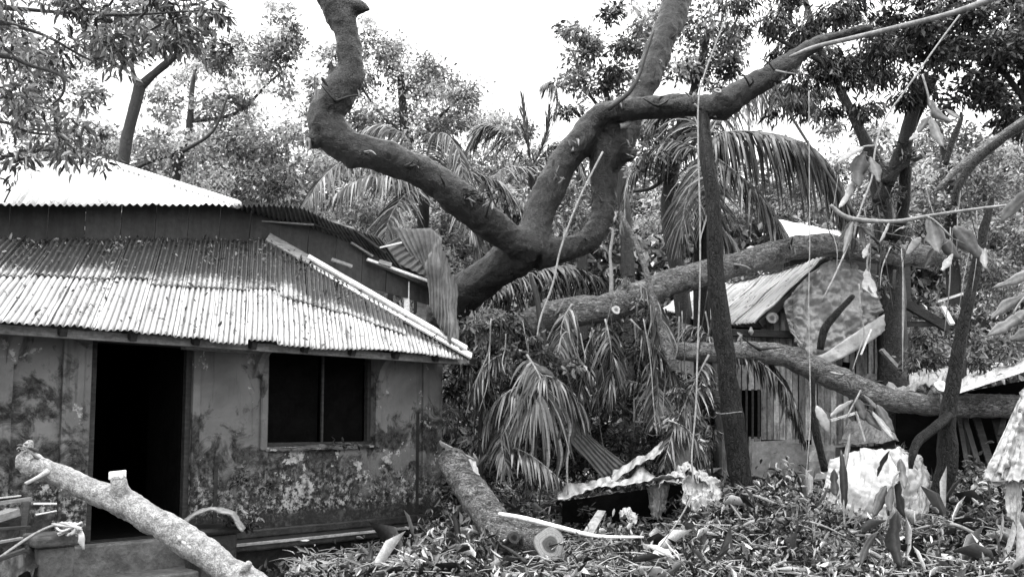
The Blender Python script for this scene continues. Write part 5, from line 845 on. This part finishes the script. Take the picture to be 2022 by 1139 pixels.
mkq('leaf_litter', V, k, M['litter'], None, sh, faces=F, kind='stuff', label='deep litter of torn leaves over the yard')
p = scatter(5200, -2.2, 8.5, 8.6, 14.5); g = Geo()
for a, b in p:
    z = float(gz(a, b)) + R.uniform(.04, .22); th = R.uniform(0, math.pi); L = R.uniform(.12, .55); dz = R.uniform(-.06, .10); A = np.array([a, b, z]); B_ = A + [L * math.cos(th), L * math.sin(th), dz]
    tube(g, [A, (A + B_) / 2 + [0, 0, R.uniform(-.02, .05)], B_], [.007, .006, .002], 4, 2, 0, R.uniform(.1, 1.6))
mk('twig_litter', g, M['wood'], None, kind='stuff', label='snapped twigs strewn through the leaf litter')
# leafy clumps lying on the litter
cl_ = [(x + R.uniform(-20, 20), y, 26 + R.uniform(-6, 14), d) for x, y, d in ((1170, 1060, 10.3), (1200, 1100, 9.9), (1300, 1080, 10.), (1400, 1050, 10.5), (1480, 1040, 10.8), (1550, 1030, 11), (1420, 1100, 9.9), (1540, 1100, 9.9), (1640, 1060, 10.2), (1860, 1080, 10), (1960, 1070, 10), (1900, 1020, 10.8), (1990, 1110, 9.8), (1280, 1130, 9.7), (1150, 1130, 9.6), (1700, 1120, 9.8), (1800, 1120, 9.8), (1440, 1010, 11.6), (1520, 1000, 11.8))]
lf = crown(None, cl_, 17, cov=1.5, mat='leaf_mid', name='torn_foliage', wid=.3, kind='hex', droop=.2, flat=.35, hi=1); lf['kind'] = 'stuff'; lf['label'] = 'torn green foliage lying in mounds on the yard'
lf = crown(None, [(x + R.uniform(-20, 20), y + R.uniform(-8, 8), 30, d) for x, y, d in ((1210, 1085, 9.9), (1330, 1060, 10.2), (1460, 1075, 10.2), (1600, 1085, 10.0), (1380, 1120, 9.7), (1500, 1125, 9.7), (1900, 1115, 9.8), (1980, 1030, 10.6), (1250, 1105, 9.8), (1700, 1080, 10), (1420, 1000, 11.8))], 13, cov=1.5, mat='litter', name='torn_foliage', wid=.3, kind='hex', droop=.1, flat=.35); lf['kind'] = 'stuff'; lf['label'] = 'pale upturned leaves lying in mounds on the yard'
# pointed weeds in the ditch below the ledge
WD = 'weeds in the ditch'
for x, y, d, n, hh, lb in [(735, 1105, 9.6, 8, 55, 'spiky pale weed growing in the ditch below the window'), (815, 1095, 9.9, 9, 60, 'taller weed with narrow blades near the middle of the ledge'), (868, 1080, 10.2, 8, 55, 'weed growing under the end of the ledge'), (945, 920, 10.9, 9, 45, 'star-shaped weed beside the mossy log'), (700, 1130, 9.3, 7, 38, 'low weed behind the rounded grey stone'), (960, 1120, 9.5, 9, 50, 'weed in front of the hollow knot')]:
    b = P(x, y, d); e = empty('weed', b, lb, 'weed', WD)
    for k in range(n):
        th = R.uniform(0, 2 * math.pi); le = R.uniform(.25, .55); L = m(hh, d) * R.uniform(.6, 1.1); dr_ = np.array([math.cos(th) * le * 1.3, math.sin(th) * le, 1 - le * .5]); dr_ /= np.linalg.norm(dr_); s_ = unit(np.cross(dr_, [math.sin(th * 3), math.cos(th), .3])); W = m(R.uniform(4, 7), d) / 2; V = []
        for j in range(6): t = j / 5; c = b + dr_ * L * t + np.array([0, 0, -1]) * L * .25 * t * t; wv = W * math.sin(math.pi * (t * .93 + .05)) + .0008; V += [c - s_ * wv, c + s_ * wv]
        g = Geo(); g.add(V, [[2 * j, 2 * j + 1, 2 * j + 3, 2 * j + 2] for j in range(5)], R.uniform(.3, 1)); mk('leaf', g, M['leaf_big'], e, True)
p = scatter(1700, -3.6, -.4, 7.6, 11.6); n = len(p); C = np.c_[p, gz(p[:, 0], p[:, 1]) + rng.uniform(0, .12, n)]; V, k, F = leaf_cloud(C, .11, .3, -.3, None, 'hex', .2)
mkq('ditch_undergrowth', V, k, M['leaf_mid'], None, rng.uniform(0, .8, n), faces=F, kind='stuff', label='low wet undergrowth along the house ditch')
# leaves and moss crumbs washed down the lower roof
E0, T0 = np.array([eavept(x) for x in np.linspace(-120, 900, 60)]), np.array([toppt(x) for x in np.linspace(-120, 900, 60)])
n = 2600; i = rng.integers(0, 60, n); v = np.where(rng.random(n) < .6, 1 - rng.gamma(1.2, .09, n), rng.uniform(.02, .95, n)); v = np.clip(v, .01, 1); hot = rng.random(n) < .35; i = np.where(hot, np.clip(rng.choice([16, 30, 33, 37, 41, 44, 47], n) + rng.integers(-1, 2, n), 0, 59), i)
C = E0[i] * (1 - v[:, None]) + T0[i] * v[:, None] + np.c_[rng.normal(0, .04, n), rng.normal(0, .04, n), rng.uniform(.02, .04, n)]; V, k, F = leaf_cloud(C, np.where(rng.random(n) < .15, .07, .035), .4, 0.1, None, 'hex', .2)
mkq('roof_leaf_litter', V, k, M['leaf_mid'], None, rng.uniform(0, 1, n), faces=F, kind='stuff', label='wet leaves washed into drifts on the lower roof')
# dangling dark plant matter on the wall and sill
for c, lb in (([(480, 1030, 22, 9.0), (500, 1010, 14, 9.2), (455, 1035, 14, 8.9)], 'small pale-leaved weed rooted behind the low pier'), ([(680, 876, 10, 10.2), (660, 872, 8, 10.1), (700, 880, 8, 10.2)], 'tiny weed growing from the window sill'), ([(480, 935, 20, 9.5), (520, 965, 14, 9.6)], 'dark creeper clinging to the wall below the window corner')):
    e = empty('wall_weed', P(*[c[0][k] for k in (0, 1, 3)]), lb, 'weed', WD); g = Geo(); q = P(c[0][0], c[0][1], c[0][3]); tube(g, [q - [0, 0, .1], q], [.004, .003], 5, 2); mk('stem', g, M['twig_dark'], e); crown(e, c, 11, mat='leaf_near' if 'pale' in lb else 'leaf_dark', cov=1.1, kind='hex', name='foliage')


# ================================================================ tangle: understorey coloured dark for the shade in the gaps, hanging roots, broken leafy boughs
bush('thicket coloured near black as the shade of the hollow behind the fronds', [(x, y, 46, 13.4) for x in range(900, 1420, 62) for y in (690, 760, 830, 900, 960)], 15, mat='leaf_dark', wid=.24, cov=1.5, kind='hex', hi=.8)
bush('dark ivy-like growth climbing round the two upright stems', [(x, y, 26, 12.3) for x, y in ((1735, 420), (1775, 480), (1750, 560), (1800, 300), (1725, 330), (1790, 380))], 13, mat='leaf_mid', wid=.3, cov=.9, kind='hex', hi=.7, hang=True)
bush('spiky fern tuft growing in the crook of the curved limb', [(1262, 292, 26, 11.9), (1300, 300, 24, 11.9), (1245, 330, 20, 11.9)], 22, mat='leaf_near', wid=.16, cov=1.1, kind='hex', droop=.3, hang=True)
bush('dark leaf tuft stuck to the underside of the long limb', [(945, 388, 20, 11.2), (920, 392, 13, 11.2), (985, 378, 16, 11.2)], 18, mat='leaf_dark', wid=.25, cov=1.2, kind='hex', hang=True)
bush('wilting leaves hanging below the sawn limb end', [(x, y, 30, 11.1) for x, y in ((1560, 150), (1600, 175), (1585, 215), (1550, 200), (1640, 160))], 17, mat='leaf_dark', wid=.2, cov=1.6, kind='hex', droop=1.4, hang=True)
bush('mixed wet foliage over the far shelter boards', [(x, y, 30, 12.2) for x, y in ((1780, 715), (1830, 720), (1925, 720), (1975, 700), (2015, 700), (1900, 700))], 14, mat='leaf_mid', wid=.28, cov=1.6, kind='hex')
q = empty('hanging_roots', P(1150, 900, 11), 'tangle of thin roots and strings trailing from the logs into the hollow', 'roots')
for k in range(44):
    x = R.uniform(900, 1420); y = np.interp(x, [900, 1060, 1250, 1420], [620, 620, 590, 560]) + R.uniform(0, 60); ln = R.uniform(60, 300); d = R.uniform(11.1, 12.0); w_ = R.uniform(1.5, 4); dx = R.uniform(-40, 40)
    g = Geo(); ptube(g, [(x, y, d, w_), (x + dx * .3 + R.uniform(-8, 8), y + ln * .35, d, w_), (x + dx * .7 + R.uniform(-10, 10), y + ln * .7, d - .1, w_ * .8), (x + dx, y + ln, d - .2, w_ * .4)], 5, 4, .3, R.uniform(.1, 1)); mk('root', g, M[R.choice(['twig', 'twig_dark', 'wood', 'twig_dark'])], q, True)
q = empty('hanging_roots', P(1700, 560, 9), 'fine dry stalks hanging around the leaf cluster and the tarpaulin', 'roots')
for k in range(24):
    x = R.uniform(1590, 1960); y = R.uniform(300, 520); ln = R.uniform(50, 240); d = R.uniform(7.6, 10); w_ = R.uniform(1.2, 2.8); dx = R.uniform(-35, 35)
    g = Geo(); ptube(g, [(x, y, d, w_), (x + dx * .5 + R.uniform(-8, 8), y + ln * .5, d, w_), (x + dx, y + ln, d, w_ * .5)], 5, 4, .3, R.uniform(.2, 1)); mk('stalk', g, M[R.choice(['twig', 'twig_dark'])], q, True)
def bough(label, px, py, L, az, leafp, mat, bark='twig', dens=1.):
    r_ = ray(px, py); p = None
    for k in np.linspace(8, 15, 300):
        p = np.array([0, 0, EYE]) + r_ * k
        if p[2] <= gz(p[0], p[1]) + .10: break
    e = empty('fallen_branch', p, label, 'branch', 'leafy branches torn down onto the yard'); a = math.radians(az); D = np.array([math.cos(a), math.sin(a), 0]); tips = []
    main = [p + D * L * t + np.array([0, 0, .05 + .16 * math.sin(t * 3.1) + .03 * R.uniform(-1, 1)]) + np.array([-D[1], D[0], 0]) * .1 * math.sin(4 * t + px) * L for t in np.linspace(0, 1, 6)]
    g = Geo(); tube(g, main, list(np.linspace(.024, .007, 6)), 7, 4, .3, R.uniform(.2, .9), 9); mk('stem', g, M[bark], e, True); S = spline(main, 4)
    for k in range(9):
        t = R.uniform(.2, .98); c = S[int(t * (len(S) - 1))]; b = a + R.choice([-1, 1]) * R.uniform(.4, 1.3); ll = L * R.uniform(.16, .4); dd = np.array([math.cos(b), math.sin(b), R.uniform(-.1, .7)]); t1 = c + dd * ll
        g = Geo(); tube(g, [c, c + dd * ll * .5 + [0, 0, .02], t1], [.009, .006, .002], 5, 3, .2, R.uniform(.2, .9)); mk('twig', g, M[bark], e, True); tips += [c + dd * ll * R.uniform(.3, 1.1) for _ in range(int(26 * dens))]
    if tips:
        C = np.array(tips) + rng.normal(0, .035, (len(tips), 3)); V, k, F = leaf_cloud(C, leafp, .27, .4, None, 'hex', .3); mkq('leaves', V, k, M[mat], e, rng.uniform(0, 1, len(C)), faces=F)
for a in [('leafy branch lying just beyond the round sawn face', 1130, 1090, 1.0, 15, .09, 'leaf_near'), ('pale dead branch raised over the litter by the long vine', 1330, 1075, 1.1, 35, .08, 'leaf_big', 'twig', .3), ('leafy branch fanned across the litter before the straight trunk', 1440, 1060, 1.2, -12, .09, 'leaf_near'), ('dark leafy branch lying at the near edge under the hut', 1500, 1120, 1.3, 10, .09, 'leaf_mid', 'twig_dark'),
          ('bare forked branch lying below the hut patch', 1560, 1015, 1.0, 160, .1, 'leaf_big', 'twig', .12), ('leafy branch tip in front of the white tarpaulin', 1640, 1095, .9, 25, .09, 'leaf_near'), ('broken branch with small leaves at the foot of the black trunk', 1840, 1055, 1.1, 5, .10, 'leaf_mid'), ('dead twiggy branch under the thin limp cloth', 1960, 1075, 1.0, 170, .09, 'leaf_big', 'twig', .3),
          ('leafy branch half buried by the limp sack', 1260, 1060, .9, 150, .085, 'leaf_near'), ('branch with dark leaves before the ditch log', 1040, 1120, .8, 175, .085, 'leaf_mid', 'twig_dark'), ('dead branch arched in the near litter, almost bare', 1380, 1125, 1.2, 20, .09, 'leaf_big', 'wood', .15), ('thick-leaved branch by the level stick', 1760, 1120, 1.1, 160, .10, 'leaf_near')]: bough(*a)

# more torn fronds woven through the heap, long dead leaflets and broken leaf sheaths on the ground
fx = [('thin frond drooping by the house corner leaves', (905, 700), (940, 740), (960, 820), 11.5, 'frond'), ('pale dead frond leaning on the mossy log', (1010, 800), (990, 860), (1000, 930), 11.0, 'frond_dry'), ('green frond fallen sideways under the mid log', (1090, 660), (1130, 690), (1180, 760), 11.8, 'frond'),
      ('limp frond hanging at the back of the hollow', (1160, 680), (1150, 740), (1135, 820), 12.2, 'frond'), ('frond pointing down beside the small barred frame', (1290, 700), (1300, 770), (1290, 840), 11.7, 'frond_dry'), ('bent frond resting on the long tin sheet', (1320, 830), (1360, 850), (1400, 910), 11.0, 'frond'),
      ('dry frond lodged above the knobbly log start', (1260, 560), (1300, 600), (1310, 680), 11.5, 'frond_dry'), ('frond sweeping low across the ditch leaves', (1000, 880), (1050, 900), (1110, 950), 10.9, 'frond'), ('frond trailing behind the mop-like one', (1010, 690), (960, 720), (925, 780), 11.4, 'frond'), ('frond hung over the mid log toward the fork', (1130, 600), (1110, 640), (1105, 720), 11.6, 'frond_dry'),
      ('dark frond crossing in front of the hut planks', (1500, 690), (1540, 740), (1560, 820), 11.9, 'frond'), ('frond slumped against the hut corner', (1400, 840), (1380, 890), (1350, 950), 11.7, 'frond')]
for lb, a, b, c, d, mt in fx: fallen_frond(lb, [(a[0], a[1], d), (b[0], b[1], d - .1), (c[0], c[1], d - .2)], R.uniform(.35, .6), droop=R.uniform(.6, 1.3), n=34, mat=mt, wid=.045, hi=.9)
p = scatter(1300, -1.5, 7, 8.8, 13); p = p[~(((np.abs(p[:, 0] - .4) < .6) & (p[:, 1] < 10)) | ((p[:, 0] > .4) & (p[:, 0] < 2) & (p[:, 1] > 10)))]; n = len(p); C = np.c_[p, gz(p[:, 0], p[:, 1]) + rng.uniform(.08, .24, n)]; V, k, F = leaf_cloud(C, .42, .085, .15, None, 'hex', .3)
mkq('palm_litter', V, k, M['litter'], None, rng.beta(1, .9, n), faces=F, kind='stuff', label='long dead palm leaflets strewn over the yard')
for k_, (x, y, a, lb) in enumerate([(1395, 1080, .4, 'curled pale leaf sheath on the litter before the post'), (1225, 1085, 2.6, 'curled sheath near the split pole end'), (1610, 1050, 1.2, 'broad pale sheath at the foot of the hut corner'), (1545, 1090, 2., 'grey curled sheath in the near litter below the hut'), (1880, 1090, .2, 'pale sheath lying past the black trunk'), (1140, 1020, 2.2, 'flat grey sheath under the edge of the crumpled tin')]):
    q = gp(x, y, .12); D = np.array([math.cos(a), math.sin(a), 0]); S_ = np.array([-D[1], D[0], 0]); L_ = R.uniform(.2, .32); g = Geo(); nn_ = 9
    A_ = [q + D * L_ * t - S_ * .03 * math.sin(math.pi * (t * .8 + .15)) + [0, 0, .03 + .03 * math.sin(4 * t)] for t in np.linspace(0, 1, nn_)]; B__ = [q + D * L_ * t + S_ * .035 * math.sin(math.pi * (t * .8 + .15)) + [0, 0, .06 * t] for t in np.linspace(0, 1, nn_)]
    ruled(g, A_, B__, 16, 6, wr=.02, wf=9, sh=.8, seed=k_); solid(mk('leaf_sheath', g, M['plank_grey'], None, True, label=lb, cat='leaf sheath', group='leaf sheaths on the litter'), .006)

# fuller pale canopy behind the house, twigs broken off the great limbs
tree('tree with leaves coloured hazy pale filling the gaps behind the forked slender trunk', B(24, (120, 420, 22), (118, 300, 18), (110, 200, 12)), [], [(x, y, r_, 24) for x, y, r_ in ((60, 120, 56), (140, 130, 46), (60, 200, 60), (150, 250, 50), (60, 290, 56), (210, 290, 40), (300, 290, 44), (290, 200, 30), (400, 130, 40), (460, 90, 36), (350, 150, 34), (200, 60, 40), (520, 70, 26), (500, 230, 46), (610, 210, 40), (650, 120, 34), (560, 20, 22))], 9, mat='leaf_far', cov=1.35)
tree('tree with leaves coloured hazy pale closing the space behind the small spiky palm', B(25, (1150, 620, 22), (1150, 420, 18), (1150, 330, 12)), [], [(x, y, r_, 25) for x, y, r_ in ((1060, 320, 46), (1130, 320, 46), (1000, 250, 34), (1180, 300, 40), (1080, 400, 50), (1000, 330, 44), (1300, 420, 50), (1380, 420, 46), (1450, 420, 40), (1560, 400, 40), (930, 250, 34))], 9, mat='leaf_far', cov=1.7)
q = empty('broken_twigs', P(1060, 480, 11.6), 'snapped twigs with a few wilted leaves still on the great limbs', 'twigs')
for (x, y, d) in ((690, 140, 10.9), (662, 200, 10.8), (720, 300, 10.8), (800, 328, 10.9), (880, 372, 11.1), (960, 430, 11.3), (1090, 360, 11.9), (1130, 300, 11.9), (1230, 214, 11.7), (1300, 210, 11.5), (1370, 205, 11.3), (1480, 170, 11.1), (1530, 140, 11.1), (1160, 478, 11.9), (1190, 400, 12.0), (1275, 165, 12.4), (1310, 80, 12.7), (980, 530, 12.1), (1100, 620, 11.8), (1340, 552, 12.0), (1450, 522, 12.1), (1560, 490, 12.2), (1700, 485, 12.4), (1500, 690, 11.4), (1640, 735, 11.3)):
    for k in range(R.choice((1, 2))):
        a = R.uniform(-2.6, .4); L_ = R.uniform(18, 62); g = Geo(); ex, ey = x + L_ * math.cos(a), y + L_ * math.sin(a) * .8 + 6; dd = d + R.uniform(-.3, .1)
        ptube(g, [(x, y, d, 6), ((x + ex) / 2 + R.uniform(-5, 5), (y + ey) / 2 + R.uniform(-5, 5), (d + dd) / 2, 4), (ex, ey, dd, 1.5)], 5, 4, .3, R.uniform(.1, .8)); t_ = mk('twig', g, M['twig_dark' if R.random() < .6 else 'twig'], q, True)
        if R.random() < .5:
            nl = R.randint(3, 9); C = P(ex, ey, dd) + rng.normal(0, .05, (nl, 3)); V, k_, F = leaf_cloud(C, .12, .28, 1.0, None, 'hex', .3); mkq('leaves', V, k_, M['leaf_mid'], t_, rng.uniform(0, 1, nl), faces=F)
